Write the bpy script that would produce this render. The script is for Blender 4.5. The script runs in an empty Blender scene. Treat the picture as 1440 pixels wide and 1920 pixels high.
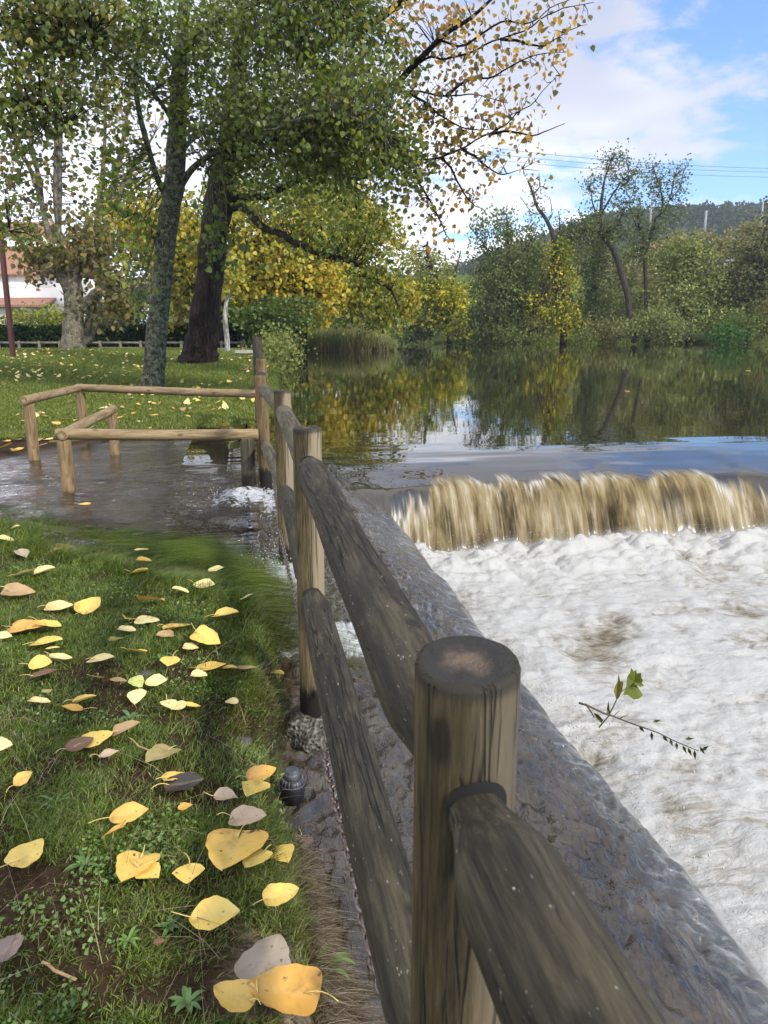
import bpy, math
import numpy as np
from mathutils import Vector, Matrix
R = math.radians
sc = bpy.context.scene
C = sc.collection

# ------------------------------------------------------------------ camera, sky, sun, exposure
CAMZ, PITCH, FPX = 1.20, R(13.5), 1442.0
cam = bpy.data.cameras.new('camera'); cam_o = bpy.data.objects.new('camera', cam); C.objects.link(cam_o)
cam.sensor_fit = 'VERTICAL'; cam.sensor_height = 24.0; cam.lens = 24.0 * FPX / 1920.0
cam.clip_start = 0.02; cam.clip_end = 3000
cam_o.location = (0, 0, CAMZ); cam_o.rotation_euler = (R(90) - PITCH, 0, 0)
cam.dof.use_dof = True; cam.dof.focus_distance = 3.2; cam.dof.aperture_fstop = 10
sc.camera = cam_o

SUN = Vector((0.74, -0.50, 0.62)).normalized()
sun_el = math.asin(SUN.z); sun_az = math.atan2(SUN.x, SUN.y)
world = bpy.data.worlds.new('World'); sc.world = world; world.use_nodes = True
def build_world():
    nt = world.node_tree; N = nt.nodes; L = nt.links; N.clear()
    out = N.new('ShaderNodeOutputWorld')
    sky = N.new('ShaderNodeTexSky'); sky.sky_type = 'NISHITA'; sky.sun_disc = False
    sky.sun_elevation = sun_el; sky.sun_rotation = sun_az; sky.air_density = 1.0; sky.dust_density = 0.1; sky.ozone_density = 4.0
    bg = N.new('ShaderNodeBackground'); bg.inputs[1].default_value = 0.12
    tint = N.new('ShaderNodeMix'); tint.data_type = 'RGBA'; tint.blend_type = 'MULTIPLY'; tint.inputs[0].default_value = 1.0; tint.inputs[7].default_value = (0.70, 0.87, 1.08, 1)
    L.new(sky.outputs[0], tint.inputs[6]); L.new(tint.outputs[2], bg.inputs[0])
    # clouds: noise on the direction projected to a flat layer
    tc = N.new('ShaderNodeTexCoord'); sep = N.new('ShaderNodeSeparateXYZ'); L.new(tc.outputs['Generated'], sep.inputs[0])
    def math_(op, a, b=None, clamp=False):
        m = N.new('ShaderNodeMath'); m.operation = op; m.use_clamp = clamp
        for i, v in enumerate((a, b)):
            if v is None: continue
            if isinstance(v, (int, float)): m.inputs[i].default_value = v
            else: L.new(v, m.inputs[i])
        return m.outputs[0]
    zz = math_('ADD', math_('MAXIMUM', sep.outputs[2], 0.0), 0.16)
    px = math_('DIVIDE', sep.outputs[0], zz); py = math_('DIVIDE', sep.outputs[1], zz)
    comb = N.new('ShaderNodeCombineXYZ'); L.new(px, comb.inputs[0]); L.new(py, comb.inputs[1])
    def noise(scale, detail, rough, w, dist=0.0):
        n = N.new('ShaderNodeTexNoise'); n.noise_dimensions = '4D'
        n.inputs['Scale'].default_value = scale; n.inputs['Detail'].default_value = detail
        n.inputs['Roughness'].default_value = rough; n.inputs['W'].default_value = w; n.inputs['Distortion'].default_value = dist
        L.new(comb.outputs[0], n.inputs['Vector']); return n.outputs[0]
    n1 = noise(1.9, 7, 0.58, 3.7, 0.35); n2 = noise(0.55, 2, 0.5, 8.1); n3 = noise(7.0, 5, 0.62, 1.3, 0.4)
    # more cloud to the left and near the horizon, open blue up on the right
    bias = math_('MULTIPLY', math_('SUBTRACT', 0.30, sep.outputs[0]), 0.34)
    hi = math_('ADD', math_('MULTIPLY', math_('SUBTRACT', 0.30, sep.outputs[2]), 0.10), math_('MULTIPLY', math_('MAXIMUM', math_('SUBTRACT', sep.outputs[2], 0.48), 0.0), 0.45))  # second term: added overhead cloud, out of view, to whiten the water reflections
    dens = math_('ADD', math_('ADD', math_('ADD', math_('MULTIPLY', n1, 0.62), math_('MULTIPLY', n2, 0.30)), math_('MULTIPLY', n3, 0.30)), math_('ADD', bias, hi))
    ramp = N.new('ShaderNodeMapRange'); ramp.interpolation_type = 'SMOOTHSTEP'
    ramp.inputs[1].default_value = 0.55; ramp.inputs[2].default_value = 0.68; L.new(dens, ramp.inputs[0])
    shade = N.new('ShaderNodeMapRange'); shade.interpolation_type = 'SMOOTHSTEP'
    shade.inputs[1].default_value = 0.44; shade.inputs[2].default_value = 0.64; L.new(noise(0.85, 4, 0.5, 14.2, 0.2), shade.inputs[0])
    mixc = N.new('ShaderNodeMix'); mixc.data_type = 'RGBA'
    L.new(shade.outputs[0], mixc.inputs[0])
    mixc.inputs[6].default_value = (0.42, 0.44, 0.53, 1); mixc.inputs[7].default_value = (0.74, 0.745, 0.77, 1)
    cb = N.new('ShaderNodeBackground'); L.new(math_('ADD', math_('ADD', 0.80, math_('MULTIPLY', math_('MAXIMUM', math_('SUBTRACT', 0.30, sep.outputs[2]), 0.0), 1.5)), math_('MULTIPLY', math_('MAXIMUM', math_('SUBTRACT', 0.15, math_('ADD', sep.outputs[0], math_('MULTIPLY', math_('MINIMUM', sep.outputs[1], 0.0), 0.6))), 0.0), 1.0)), cb.inputs[1]); L.new(mixc.outputs[2], cb.inputs[0])  # cloud glow raised behind the camera, unseen, as added fill light for the foreground
    mx = N.new('ShaderNodeMixShader'); L.new(ramp.outputs[0], mx.inputs[0]); L.new(bg.outputs[0], mx.inputs[1]); L.new(cb.outputs[0], mx.inputs[2])
    L.new(mx.outputs[0], out.inputs[0])
build_world()
sl = bpy.data.lights.new('sun', 'SUN'); sl.energy = 2.7; sl.angle = R(6); sl.color = (1.0, 0.93, 0.82)
so = bpy.data.objects.new('sun', sl); C.objects.link(so); so.location = (20, -10, 30)
so.rotation_euler = SUN.to_track_quat('Z', 'Y').to_euler()
sc.view_settings.view_transform = 'Standard'; sc.view_settings.look = 'None'
sc.view_settings.exposure = 1.0; sc.view_settings.gamma = 1.0
sc.cycles.max_bounces = 8; sc.cycles.transparent_max_bounces = 12; sc.cycles.caustics_reflective = False
sc.cycles.caustics_refractive = False; sc.cycles.sample_clamp_indirect = 6
sc.cycles.use_denoising = True

# ------------------------------------------------------------------ numeric helpers
CT, ST = math.cos(PITCH), math.sin(PITCH)
def ray(u, v):
    a = (u - 720.0) / FPX; b = (v - 960.0) / FPX
    return np.array([a, CT - b * ST, -ST - b * CT])
def at(u, v, Y):
    d = ray(u, v); k = Y / d[1]; return np.array([d[0] * k, Y, CAMZ + d[2] * k])
def atz(u, v, z):
    d = ray(u, v); k = (z - CAMZ) / d[2]; return np.array([d[0] * k, d[1] * k, z])
def hash3(ix, iy, iz, seed):
    h = (ix.astype(np.int64) * 374761393 + iy.astype(np.int64) * 668265263 + iz.astype(np.int64) * 2147483647 + seed * 1274126177) & 0xffffffff
    h = ((h ^ (h >> 13)) * 1274126177) & 0xffffffff
    h = ((h ^ (h >> 16)) * 2246822519) & 0xffffffff
    return ((h ^ (h >> 15)) & 0xffffff) / float(0xffffff)
def vn(x, y, z=0.0, seed=0):
    x, y, z = np.broadcast_arrays(np.asarray(x, float), np.asarray(y, float), np.asarray(z, float))
    fx, fy, fz = np.floor(x), np.floor(y), np.floor(z)
    tx, ty, tz = x - fx, y - fy, z - fz
    q = lambda t: t * t * t * (t * (t * 6 - 15) + 10)
    tx, ty, tz = q(tx), q(ty), q(tz)
    r = 0
    flat = not np.any(tz)
    for dz in ((0,) if flat else (0, 1)):
        wz = 1.0 if flat else (tz if dz else 1 - tz)
        for dy in (0, 1):
            wy = ty if dy else 1 - ty
            for dx in (0, 1):
                wx = tx if dx else 1 - tx
                r = r + hash3(fx + dx, fy + dy, fz + dz, seed) * wx * wy * wz
    return r * 2 - 1
def fbm(x, y, z=0.0, oct=4, seed=0, gain=0.5, lac=2.03):
    a, s, r = 1.0, 0.0, 0.0
    for o in range(oct):
        r = r + a * vn(np.asarray(x) * lac**o + 17.3 * o, np.asarray(y) * lac**o - 9.1 * o, np.asarray(z) * lac**o, seed + o); s += a; a *= gain
    return r / s
def ss(a, b, x):
    t = np.clip((np.asarray(x, float) - a) / (b - a), 0, 1); return t * t * (3 - 2 * t)

# fence frame: s runs upstream along the fence, t runs from the bank to the river
FX, FY = -0.1750, 0.9846
O = np.array([0.079, 0.678])
def st(x, y):
    rx, ry = np.asarray(x) - O[0], np.asarray(y) - O[1]
    return FX * rx + FY * ry, FY * rx - FX * ry
def xy(s, t):
    s, t = np.asarray(s, float), np.asarray(t, float)
    return O[0] + FX * s + FY * t, O[1] + FY * s - FX * t

# ------------------------------------------------------------------ object helpers
def link(o, parent=None):
    C.objects.link(o)
    if parent is not None: o.parent = parent
    return o
def mesh_np(name, V, F, mats, parent=None, cols=None, uv=None, smooth=True, mat_idx=None, attrs=None):
    V = np.asarray(V, np.float32).reshape(-1, 3)
    me = bpy.data.meshes.new(name)
    if isinstance(F, np.ndarray): F = [F]
    F = [np.asarray(f, np.int32) for f in F if len(f)]
    loops = np.concatenate([f.ravel() for f in F]); sizes = np.concatenate([np.full(len(f), f.shape[1], np.int32) for f in F])
    starts = np.concatenate([[0], np.cumsum(sizes)[:-1]]).astype(np.int32)
    me.vertices.add(len(V)); me.vertices.foreach_set('co', V.ravel())
    me.loops.add(len(loops)); me.loops.foreach_set('vertex_index', loops.astype(np.int32))
    me.polygons.add(len(sizes)); me.polygons.foreach_set('loop_start', starts); me.polygons.foreach_set('loop_total', sizes)
    if mat_idx is not None: me.polygons.foreach_set('material_index', np.asarray(mat_idx, np.int32))
    me.polygons.foreach_set('use_smooth', np.full(len(sizes), smooth))
    if cols is not None:
        ca = me.color_attributes.new('Col', 'FLOAT_COLOR', 'POINT')
        c = np.ones((len(V), 4), np.float32); c[:, :3] = cols; ca.data.foreach_set('color', c.ravel())
    for k, a in (attrs or {}).items():
        at_ = me.attributes.new(k, 'FLOAT', 'POINT'); at_.data.foreach_set('value', np.asarray(a, np.float32).ravel())
    if uv is not None:
        ul = me.uv_layers.new(name='UVMap'); ul.data.foreach_set('uv', np.asarray(uv, np.float32)[loops].ravel())
    me.update(calc_edges=True); me.validate()
    if not isinstance(mats, (list, tuple)): mats = [mats]
    for m in mats: me.materials.append(m)
    return link(bpy.data.objects.new(name, me), parent)
def tag(o, label, cat, group=None):
    o['label'] = label; o['category'] = cat
    if group: o['group'] = group
    return o
def kind(o, k): o['kind'] = k; return o
def empty(name, loc=(0, 0, 0), rz=0.0):
    o = bpy.data.objects.new(name, None); o.empty_display_size = 0.2
    o.location = loc; o.rotation_euler = (0, 0, rz); return link(o)
class MB:
    def __init__(s): s.V = []; s.F4 = []; s.F3 = []; s.n = 0; s.col = []
    def add(s, V, F4=None, F3=None, col=None):
        V = np.asarray(V, float).reshape(-1, 3)
        if F4 is not None and len(F4): s.F4.append(np.asarray(F4) + s.n)
        if F3 is not None and len(F3): s.F3.append(np.asarray(F3) + s.n)
        s.V.append(V); s.n += len(V)
        if col is not None: s.col.append(np.broadcast_to(np.asarray(col, float), (len(V), 3)))
    def tube(s, pts, rad, sides=8, cap=True, rough=0.0, seed=0):
        pts = np.asarray(pts, float); n = len(pts); rad = np.broadcast_to(np.asarray(rad, float), (n,))
        tan = np.gradient(pts, axis=0); tan /= np.linalg.norm(tan, axis=1)[:, None] + 1e-9
        ref = np.array([0, 0, 1.0]) if abs(tan[:, 2]).mean() < 0.85 else np.array([0, 1.0, 0])
        a = np.cross(tan, ref); a /= np.linalg.norm(a, axis=1)[:, None] + 1e-9
        b = np.cross(tan, a)
        th = np.linspace(0, 2 * np.pi, sides, endpoint=False)
        rr = rad[:, None] * np.ones(sides)
        if rough:
            rr = rr * (1 + rough * vn(np.cos(th)[None] * 1.6 + seed, np.sin(th)[None] * 1.6, np.arange(n)[:, None] * 0.35, 5))
        V = pts[:, None] + rr[..., None] * (np.cos(th)[None, :, None] * a[:, None] + np.sin(th)[None, :, None] * b[:, None])
        i = np.arange(n - 1)[:, None] * sides; j = np.arange(sides)[None]; k = (j + 1) % sides
        F = np.stack([i + j, i + k, i + sides + k, i + sides + j], -1).reshape(-1, 4)
        V = V.reshape(-1, 3); F3 = []
        if cap:
            V = np.vstack([V, pts[0], pts[-1]]); c0, c1 = n * sides, n * sides + 1
            jj = np.arange(sides); kk = (jj + 1) % sides
            F3 = np.vstack([np.stack([kk, jj, np.full(sides, c0)], 1), np.stack([(n - 1) * sides + jj, (n - 1) * sides + kk, np.full(sides, c1)], 1)])
        s.add(V, F, F3)
    def box(s, lo, hi, M=None):
        x0, y0, z0 = lo; x1, y1, z1 = hi
        V = np.array([[x, y, z] for z in (z0, z1) for y in (y0, y1) for x in (x0, x1)], float)
        if M is not None: V = V @ np.asarray(M)[:3, :3].T + np.asarray(M)[:3, 3]
        s.add(V, [[0, 2, 3, 1], [4, 5, 7, 6], [0, 1, 5, 4], [2, 6, 7, 3], [0, 4, 6, 2], [1, 3, 7, 5]])
    def lathe(s, prof, sides=32, c=(0, 0, 0)):
        prof = np.asarray(prof, float); n = len(prof); th = np.linspace(0, 2 * np.pi, sides, endpoint=False)
        V = np.stack([prof[:, 0, None] * np.cos(th), prof[:, 0, None] * np.sin(th), np.repeat(prof[:, 1, None], sides, 1)], -1).reshape(-1, 3) + np.array(c)
        i = np.arange(n - 1)[:, None] * sides; j = np.arange(sides)[None]; k = (j + 1) % sides
        s.add(V, np.stack([i + j, i + k, i + sides + k, i + sides + j], -1).reshape(-1, 4))
    def build(s, name, mat, parent=None, smooth=True, **kw):
        V = np.vstack(s.V); F = []
        if s.F4: F.append(np.vstack(s.F4))
        if s.F3: F.append(np.vstack(s.F3))
        if s.col: kw['cols'] = np.vstack(s.col)
        return mesh_np(name, V, F, mat, parent, smooth=smooth, **kw)

# ------------------------------------------------------------------ material helpers
class Mat:
    def __init__(s, name):
        s.m = bpy.data.materials.new(name); s.m.use_nodes = True
        s.nt = s.m.node_tree; s.N = s.nt.nodes; s.L = s.nt.links; s.N.clear()
        s.out = s.N.new('ShaderNodeOutputMaterial')
    def new(s, t, **kw):
        n = s.N.new(t)
        for k, v in kw.items(): setattr(n, k, v)
        return n
    def put(s, sock, v):
        if isinstance(v, bpy.types.NodeSocket): s.L.new(v, sock)
        elif v is not None:
            if isinstance(v, (tuple, list)) and len(v) == 3 and sock.type == 'RGBA': v = (*v, 1)
            sock.default_value = v
    def co(s, which='Object', scale=(1, 1, 1), loc=(0, 0, 0)):
        tc = s.new('ShaderNodeTexCoord'); mp = s.new('ShaderNodeMapping')
        s.L.new(tc.outputs[which], mp.inputs[0]); mp.inputs['Scale'].default_value = scale; mp.inputs['Location'].default_value = loc
        return mp.outputs[0]
    def noise(s, vec, scale=5, detail=4, rough=0.55, dist=0.0, out=0):
        n = s.new('ShaderNodeTexNoise'); s.put(n.inputs['Vector'], vec); s.put(n.inputs['Scale'], scale)
        n.inputs['Detail'].default_value = detail; n.inputs['Roughness'].default_value = rough; n.inputs['Distortion'].default_value = dist
        return n.outputs[out]
    def voro(s, vec, scale=5, feature='F1', rnd=1.0, out=0):
        n = s.new('ShaderNodeTexVoronoi', feature=feature); s.put(n.inputs['Vector'], vec); n.inputs['Scale'].default_value = scale
        n.inputs['Randomness'].default_value = rnd
        return n.outputs[out]
    def rng(s, v, a, b, c=0.0, d=1.0, smooth=True):
        n = s.new('ShaderNodeMapRange'); n.interpolation_type = 'SMOOTHSTEP' if smooth else 'LINEAR'
        s.put(n.inputs[0], v)
        for i, q in enumerate((a, b, c, d)): n.inputs[i + 1].default_value = q
        return n.outputs[0]
    def math(s, op, a, b=None, clamp=False):
        n = s.new('ShaderNodeMath', operation=op, use_clamp=clamp); s.put(n.inputs[0], a)
        if b is not None: s.put(n.inputs[1], b)
        return n.outputs[0]
    def mix(s, f, a, b, mode='MIX'):
        n = s.new('ShaderNodeMix', data_type='RGBA', blend_type=mode); s.put(n.inputs[0], f); s.put(n.inputs[6], a); s.put(n.inputs[7], b)
        return n.outputs[2]
    def ramp(s, f, stops):
        n = s.new('ShaderNodeValToRGB'); s.put(n.inputs[0], f); e = n.color_ramp.elements
        while len(e) < len(stops): e.new(0.5)
        for i, (p, c) in enumerate(stops): e[i].position = p; e[i].color = (*c, 1)
        return n.outputs[0]
    def attr(s, name, out=2):
        n = s.new('ShaderNodeAttribute', attribute_name=name); return n.outputs[out]
    def bump(s, h, strength=0.3, dist=0.01, normal=None):
        n = s.new('ShaderNodeBump'); s.put(n.inputs['Height'], h); s.put(n.inputs['Strength'], strength); n.inputs['Distance'].default_value = dist
        if normal is not None: s.L.new(normal, n.inputs['Normal'])
        return n.outputs[0]
    def bsdf(s, color, rough=0.7, normal=None, ior=None, metal=None, spec=None, **kw):
        n = s.new('ShaderNodeBsdfPrincipled'); s.put(n.inputs['Base Color'], color); s.put(n.inputs['Roughness'], rough)
        if normal is not None: s.L.new(normal, n.inputs['Normal'])
        if ior: n.inputs['IOR'].default_value = ior
        if metal is not None: n.inputs['Metallic'].default_value = metal
        if spec is not None: s.put(n.inputs['Specular IOR Level'], spec)
        for k, v in kw.items(): s.put(n.inputs[k], v)
        return n.outputs[0]
    def done(s, sh): s.L.new(sh, s.out.inputs[0]); return s.m

def leaf_mat(name, trans=0.35, rough=0.5, gloss=0.06, spots=False):
    m = Mat(name); col = m.attr('Col', 0)
    if spots:
        c = m.co('Object'); sp = m.rng(m.noise(c, 9, 4, 0.65), 0.56, 0.70)
        col = m.mix(m.math('MULTIPLY', sp, 0.75), col, m.mix(0.55, col, (0.10, 0.045, 0.015)))
        v2 = m.rng(m.noise(m.co('Object', (1, 1, 1), (3, 1, 0)), 30, 2, 0.5), 0.66, 0.72); col = m.mix(v2, col, (0.09, 0.04, 0.015))
    d = m.new('ShaderNodeBsdfDiffuse'); m.put(d.inputs[0], col)
    t = m.new('ShaderNodeBsdfTranslucent'); m.put(t.inputs[0], m.mix(0.5, col, m.mix(1.0, col, (1.0, 0.95, 0.45), 'MULTIPLY')))
    mx = m.new('ShaderNodeMixShader'); mx.inputs[0].default_value = trans; m.L.new(d.outputs[0], mx.inputs[1]); m.L.new(t.outputs[0], mx.inputs[2])
    g = m.new('ShaderNodeBsdfGlossy'); g.inputs[0].default_value = (1, 1, 1, 1); g.inputs['Roughness'].default_value = rough
    mx2 = m.new('ShaderNodeMixShader'); mx2.inputs[0].default_value = gloss; m.L.new(mx.outputs[0], mx2.inputs[1]); m.L.new(g.outputs[0], mx2.inputs[2])
    return m.done(mx2.outputs[0])
M_LEAF = leaf_mat('leaf_foliage', 0.5, 0.5, 0.025); M_GRASS = leaf_mat('grass_blade', 0.3, 0.45, 0.03); M_FAR = leaf_mat('far_foliage', 0.25, 0.6, 0.0)
M_FALLEN = leaf_mat('fallen_leaf', 0.22, 0.42, 0.05, True)
def plain(name, col, rough=0.7, var=0.25, scale=8, metal=None, bump=0.2):
    m = Mat(name); n = m.noise(m.co('Object'), scale, 5, 0.6)
    c2 = tuple(q * (1 - var) for q in col); c3 = tuple(min(1, q * (1 + var)) for q in col)
    return m.done(m.bsdf(m.ramp(n, [(0.3, c2), (0.7, c3)]), rough, m.bump(n, bump, 0.01), metal=metal))
# ------------------------------------------------------------------ ground
FLOOD = -0.04
def tshore(s):      # river edge (in t) against s upstream of the fence
    s = np.asarray(s, float)
    return 0.05 + 0.35 * ss(8.6, 12, s) + 0.5 * vn(s * 0.35, 0.5, 0, 3) * ss(10, 16, s) + 10.5 * ss(33, 46, s) + 4 * ss(46, 62, s)
def yfar(x):
    x = np.asarray(x, float); return 61.0 + 1.2 * vn(x * 0.16, 2.2, 0, 4) - 0.02 * x + 5 * ss(4, -3, x)
def flood_in(s, t):
    m = np.minimum(s - (2.66 - 1.05 * np.minimum(t, 0) + 0.22 * vn(s * 1.6, t * 1.6, 0, 9) + 0.10 * vn(s * 5, t * 5, 0, 10)), (9.1 - 1.6 * np.maximum(0, -t - 1.3) + 0.15 * vn(t * 1.7, 4.4, 0, 8)) - s)
    return m
def ground_z(x, y):
    x = np.asarray(x, float); y = np.asarray(y, float); s, t = st(x, y)
    lawn = -0.02 + 0.50 * ss(8.8, 24, y) - 0.75 * ss(26.0, 33.5, y) + 0.035 * fbm(x * 0.35, y * 0.35, 0, 3, 20)
    near = -0.015 + 0.025 * fbm(x * 1.7, y * 1.7, 0, 3, 30) + 0.012 * fbm(x * 7, y * 7, 0, 3, 31)
    land = np.where(y > 8, lawn, near) * 1.0
    k = ss(7.4, 9.4, y); land = near * (1 - k) + lawn * k
    fi = flood_in(s, t)
    land = land * (1 - ss(-0.5, 0.15, fi)) + (FLOOD - 0.11 * ss(-0.1, 1.0, fi)) * ss(-0.5, 0.15, fi)
    # bank drops to the wall beside the fence; a gully by the second post
    land = land - 0.34 * ss(-0.19, 0.0, t + 0.035 * vn(s * 4, 1.0, 0, 12)) * ss(5.8, 4.6, s)
    land = land - 0.16 * np.exp(-(((t + 0.16) / 0.17) ** 2 + ((s - 1.72) / 0.30) ** 2))
    # far bank
    sd = np.minimum(tshore(s) - t, 1e9); far = y - yfar(x)
    bank = np.maximum(sd, far)
    farland = 0.15 + 0.6 * ss(0, 6, far) + 8.0 * ss(8, 60, far) + 0.3 * fbm(x * 0.1, y * 0.1, 0, 3, 40)
    land = np.where(far > -0.5, farland, land)
    w = ss(-0.10, 0.12, bank) if True else 0
    wide = ss(-1.6, 0.3, bank)
    up = np.where(s > 5.9, w, ss(-0.02, 0.05, sd))
    bed = np.where(s > 5.5, -1.3, -1.4)
    return bed * (1 - up) + land * up
def axis(knots):
    out = []
    for a, b, h in knots: out.append(np.arange(a, b, h))
    return np.concatenate(out)
gxs = np.concatenate([-np.geomspace(6, 420, 46)[::-1], axis([(-6, -3, 0.1), (-3, 0.6, 0.03), (0.6, 6, 0.25)]), np.geomspace(6, 420, 46)])
gys = np.concatenate([axis([(-14, -2, 1.0), (-2, 0.7, 0.15), (0.7, 5, 0.03), (5, 10, 0.06), (10, 34, 0.4), (34, 72, 0.8)]), np.geomspace(72, 620, 40)])
def grid_faces(ny, nx):
    i = np.arange(ny - 1)[:, None] * nx; j = np.arange(nx - 1)[None]
    return np.stack([i + j, i + j + 1, i + j + 1 + nx, i + j + nx], -1).reshape(-1, 4)
def mat_ground():
    m = Mat('earth_and_turf'); c = m.co('Object')
    g = m.attr('green'); n = m.noise(c, 40, 5, 0.65); nb = m.noise(c, 3.0, 4, 0.6); nl = m.noise(c, 0.25, 4, 0.6)
    soil = m.ramp(n, [(0.25, (0.018, 0.011, 0.006)), (0.6, (0.050, 0.032, 0.018)), (0.85, (0.11, 0.075, 0.045))])
    turf = m.ramp(m.math('ADD', m.math('MULTIPLY', nb, 0.5), m.math('MULTIPLY', n, 0.5)), [(0.3, (0.038, 0.055, 0.010)), (0.55, (0.080, 0.110, 0.018)), (0.75, (0.12, 0.15, 0.03))])
    turf = m.mix(m.rng(nl, 0.42, 0.6, 0, 0.5), turf, (0.085, 0.085, 0.028))
    f = m.rng(m.math('ADD', g, m.math('MULTIPLY', m.math('SUBTRACT', nb, 0.5), 0.9)), 0.35, 0.6)
    straw = m.ramp(m.noise(m.co('Object', (30, 90, 20)), 1.0, 3, 0.6), [(0.3, (0.03, 0.02, 0.012)), (0.7, (0.26, 0.20, 0.13))])
    col = m.mix(m.attr('straw'), m.mix(f, soil, turf), straw)
    wet = m.attr('wet'); rough = m.rng(wet, 0, 1, 0.85, 0.35)
    h = m.math('ADD', n, m.noise(c, 160, 3, 0.6))
    return m.done(m.bsdf(col, rough, m.bump(h, 0.6, 0.012), spec=m.rng(wet, 0, 1, 0.05, 0.5)))
GX, GY = np.meshgrid(gxs, gys)
GZ = ground_z(GX, GY); GS, GT = st(GX, GY); GF = flood_in(GS, GT)
near_bare = ss(-0.06, 0.20, fbm(GX * 2.1 + 3, GY * 2.1, 0, 3, 50)) * ss(3.0, 1.6, GY)
mud = ss(-3.4, -4.4, GX + 0.5 * vn(GX, GY, 0, 51)) * ss(6.4, 7.2, GY) * ss(9.6, 8.6, GY) + ss(-0.9, -0.1, GF) * ss(6.5, 7.5, GY)
green = 0.85 - 0.42 * ss(7.0, 5.5, GY) - 0.8 * np.clip(near_bare + mud + 1.2 * ss(-0.2, -0.08, GT) * (GS < 6), 0, 1) - 0.5 * ss(0.1, 0.7, GF)
straw = ss(-0.30, -0.16, GT + 0.05 * vn(GS * 5, GT * 5, 0, 52)) * ss(1.25, 0.9, GS) * ss(0.05, -0.05, GT)
wet = np.clip(ss(-0.4, 0.1, GF) + ss(-0.25, -0.05, GT) * (GS < 6), 0, 1)
ground = kind(mesh_np('ground', np.stack([GX, GY, GZ], -1), grid_faces(len(gys), len(gxs)), mat_ground(), attrs={'green': green, 'straw': straw, 'wet': wet}), 'structure')

# ------------------------------------------------------------------ river, weir fall, overflowing wall top and plunge pool: one continuous water surface
def te(s): return 1.15 - 0.055 * np.asarray(s, float)
def apron_z(s, t):
    z0 = np.interp(s, [-3, 0.4, 2, 3.4, 4.5, 5.6, 6.3, 7.2], [-0.50, -0.37, -0.27, -0.19, -0.13, -0.065, -0.02, 0.0])
    e = t - te(s) + 0.025 * vn(s * 1.6, 0.3, 0, 60) + 0.018 * vn(s * 5.5, t * 2, 0, 86)
    z = z0 - 0.05 * np.clip(t, 0, 1.2) - 0.15 * ss(-0.36, 0.12, e) - 0.9 * np.clip(ss(0.0, 0.5, e), 0, 1)
    return z
def weir_prof(s, t):
    lip = 5.62 + 0.13 * vn(t * 0.9, 0.2, 0, 61) + 0.07 * vn(t * 3.1, 0.7, 0, 62)
    d = np.clip((7.05 - s) / (7.05 - lip), 0, 1)
    z = -0.105 * d ** 2.1 + (0.010 * vn(t * 0.8, s * 2.6, 0, 84) + 0.0016 * vn(t * 1.8, s * 8, 0, 85)) * ss(7.6, 6.6, s)
    f = np.clip((lip - s) / 0.43, 0, None)
    z = z - 0.055 * f - 0.62 * np.minimum(f, 1.6) ** 1.8
    st_ = (0.030 * vn(t * 9, s * 0.8, 0, 63) + 0.016 * vn(t * 26, s * 1.5, 0, 64)) * ss(0.02, 0.35, f)
    return z + st_ * 1.6, f
def pool_z(s, t):
    boil = np.exp(-((s - 5.0) / 0.42) ** 2)
    side = np.exp(-((t - te(s) - 0.30) / 0.25) ** 2) * (s < 5.2)
    n1 = 1 - np.abs(fbm(s * 1.1 + 0.4 * vn(t * .8, s), t * 0.9, 0, 4, 65)) * 2
    n2 = np.abs(fbm(s * 4.2, t * 3.6, 0.3, 4, 66)); n3 = np.abs(fbm(s * 13, t * 12, 0.6, 3, 67))
    near = ss(-2, 5, s)
    return -0.66 + 0.045 * n1 + (0.045 + 0.15 * boil) * n2 + 0.018 * n3 + 0.10 * boil * (0.6 + 0.6 * vn(t * 2.0, 1, 0, 68)) + 0.03 * side, n1, n2, n3, boil
ws = np.concatenate([axis([(-5, -1.0, 0.06), (-1.0, -0.55, 0.03), (-0.55, 2.6, 0.0105), (2.6, 5.0, 0.0165), (5.0, 5.75, 0.010), (5.75, 7.2, 0.03), (7.2, 10, 0.12)]), np.geomspace(10, 90, 70)])
wt = np.concatenate([-np.geomspace(0.14, 0.22, 2)[::-1], axis([(-0.12, 1.32, 0.0100), (1.32, 2.2, 0.0145), (2.2, 5.6, 0.021), (5.6, 12, 0.09)]), np.geomspace(12, 140, 50)])
wt2 = np.concatenate([axis([(-0.8, -0.14, 0.2)]), wt])
WT, WS = np.meshgrid(wt2, ws)
A = apron_z(WS, WT); W, FALL = weir_prof(WS, WT); Pz, pn1, pn2, pn3, boil = pool_z(WS, WT)
W = np.where(WT < te(WS) - 0.25, -2 + (W + 2) * ss(5.2, 6.4, WS), W)
# flow ripples on the wall top
apm = ss(0.16, -0.06, WT - te(WS)) * ss(6.6, 5.4, WS)
wy = WS + 0.10 * vn(WS * 2, WT * 3, 0, 70)
rip = 0.012 * fbm(WT * 7 + 0.5 * wy, wy * 5.0, 0, 3, 71) + 0.010 * (1 - 2 * np.abs(fbm(WT * 10 + 1.5 * vn(wy * 2, WT * 2), wy * 8, 0.2, 3, 72))) + 0.010 * (1 - 2 * np.abs(fbm(WT * 15 + 2.0 * vn(wy * 3, WT * 3, 0, 88), wy * 10 + 1.5 * vn(wy * 2.2, WT * 4, 0, 89), 0, 2, 78))) + 0.0045 * (1 - 2 * np.abs(vn(WT * 31 + vn(wy * 7, WT * 7), wy * 21, 0, 73)))
A = A + rip * apm * (0.5 + 0.9 * ss(4.6, 2.5, WS))
kk = 0.018
mx3 = np.maximum(np.maximum(A, W), Pz)
WZ = mx3 + kk * np.log(np.exp((A - mx3) / kk) + np.exp((W - mx3) / kk) + np.exp((Pz - mx3) / kk)) - kk * 0.0
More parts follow.
